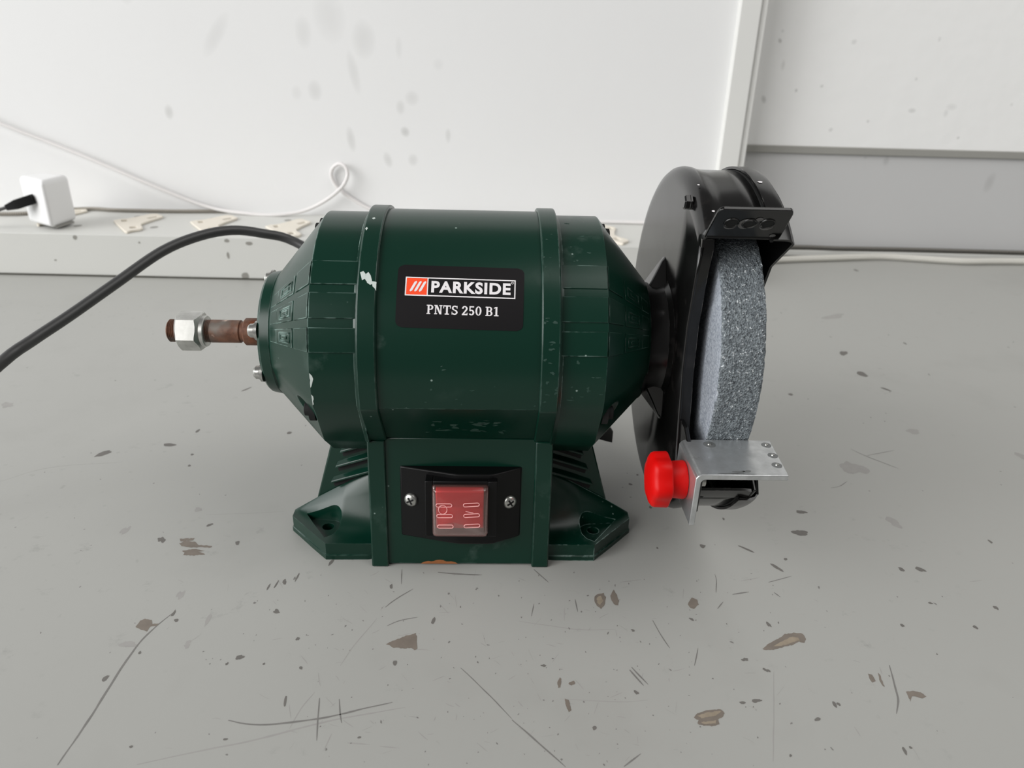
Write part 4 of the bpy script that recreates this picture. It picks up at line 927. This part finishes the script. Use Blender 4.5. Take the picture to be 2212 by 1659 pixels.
# cream plastic brackets
BO = [(-459.9, 542), (-456, 549), (-447.7, 552.8), (-431.2, 582.5), (-426.5, 585.5), (-421.9, 583.5), (-411, 572), (-410.2, 566), (-416, 545), (-419, 528), (-416, 519), (-411.8, 512.5), (-407.5, 505), (-408, 497), (-415.6, 490.2), (-416.5, 484), (-419, 484.5), (-449.4, 526.2)]
bcx, bcy = -434, 534
def slotpoly(cx, cy, w_, h_, rot):
    c, s_ = math.cos(rot), math.sin(rot); return [(cx + x * c - y * s_, cy + x * s_ + y * c) for x, y in ((-w_, -h_), (w_, -h_), (w_, h_), (-w_, h_))]
def bracket_mesh():
    o = MB().prism([(x - bcx, y - bcy, 0) for x, y in BO], (0, 0, 2.6)).build('plastic_bracket', M['cream'], None)
    cuts = []
    for (cx, cy, w_, h_, r_) in ((-446.2, 541, 3.4, 5.5, .5), (-420, 507, 3.6, 5.5, .5), (-419.8, 562, 7, 3.2, .95)):
        cuts.append(MB().prism([(x - bcx, y - bcy, -2) for x, y in slotpoly(cx, cy, w_, h_, r_)], (0, 0, 8)).build('cut', M['cream']))
    boolean(o, cuts)
    md = o.modifiers.new('bevel', 'BEVEL'); md.width = .0006; md.segments = 2; md.limit_method = 'ANGLE'
    return o
B0 = bracket_mesh()
spec = [((-434, 534), 0, 'cream slotted plastic bracket on the ledge beside the white charger'),
        ((-341, 537), -.02, 'cream slotted plastic bracket partly hidden behind the black power cord'),
        ((-243, 523), .02, 'cream slotted plastic bracket touching the edge of the green motor housing'),
        ((-545, 560), -.1, 'cream slotted plastic bracket half under the white charger'),
        ((148, 532), .05, 'cream slotted plastic bracket peeking out between motor housing and wheel guard')]
for i, ((x, y), rz, lab) in enumerate(spec):
    b = B0 if i == 0 else B0.copy()
    if i: col.objects.link(b)
    b.location = (x * MM, y * MM, .0511); b.rotation_euler = (0, 0, rz); tag(b, lab, 'bracket', 'cream brackets along the ledge')

# white charger standing on the ledge, black plug in its side
ch = empty('phone_charger', (-.5062, .4925, .0537), 0)
tag(ch, 'white plug-in phone charger standing on the ledge at the left', 'charger')
def rbox(pts, dz, name, mat, parent, bevel): return MB().prism([(x, y, z) for x, y, z in pts], (0, 0, dz)).build(name, mat, parent, bevel=bevel, seg=4)
foot_pts = [(3, -9), (10, 38), (-28, 50), (-42, 22)]
body_ = MB().loft([[(x, y, 1.5) for x, y in foot_pts], [(x, y, 56) for x, y in foot_pts]]).build('charger_body', M['whitepl'], ch, bevel=6.0, seg=5)
MB().loft([[(2 + x * .72, 6 + y * .62, 0) for x, y in foot_pts], [(2 + x * .72, 6 + y * .62, 2.5) for x, y in foot_pts]]).build('plug_face', M['greytrim'], body_, bevel=.5)
fdir = (Vector((-38, 22, 0)) - Vector((3, -9, 0))).normalized(); fnn = Vector((fdir.y, -fdir.x, 0)); fnn = fnn if fnn.x < 0 else -fnn
pc = Vector((3, -9, 0)).lerp(Vector((-38, 22, 0)), .50)
MB().obox(pc + Vector((0, 0, 33)), fdir, (0, 0, 1), fnn, 7.5, 5.0, .4).build('usb_port', M['greytrim'], body_, bevel=.3)
MB().obox(Vector((3, -9, 0)).lerp(Vector((-38, 22, 0)), .55) + Vector((0, 0, 15)), fdir, (0, 0, 1), fnn, 5, 2.0, .25).build('side_slot', M['greytrim'], body_)
chl = Vector((-506.2, 492.5, 53.7))
us = empty('usb_cable', (-.561, .497, .0585)); tag(us, 'black cable with angular plug pushed into the white charger', 'cable')
uo = Vector((-561, 497, 58.5)); s0 = chl + pc + Vector((0, 0, 33)) + fnn * .6; dirv = Vector((-.93, -.20, -.30)).normalized()
up_ = Vector((-.28, 0, .95)); up_ = (up_ - dirv * up_.dot(dirv)).normalized(); sd = dirv.cross(up_)
mb = MB(); mb.loft([[s0 - uo + dirv * t + sd * (sx * w_) + up_ * (sz * h_) for sx, sz in ((-1, -1), (1, -1), (1, 1), (-1, 1))] for t, w_, h_ in ((0, 7, 5.6), (19, 7, 5.6), (25, 5.6, 4.6), (33, 3.8, 3.2))])
mb.build('plug', M['blackpl'], us, bevel=.7)
q0 = s0 + dirv * 29
frame_tube([p - uo for p in spline([q0, q0 + dirv * 14, q0 + dirv * 26 + Vector((0, 0, -3)), Vector((q0.x - 50, 500, 53.6)), Vector((q0.x - 110, 520, 53.2)), Vector((q0.x - 500, 525, 53.2)), Vector((q0.x - 900, 515, 53.2))], 3)], 1.9, 10).build('cord', M['cord'], us, sharp=60)
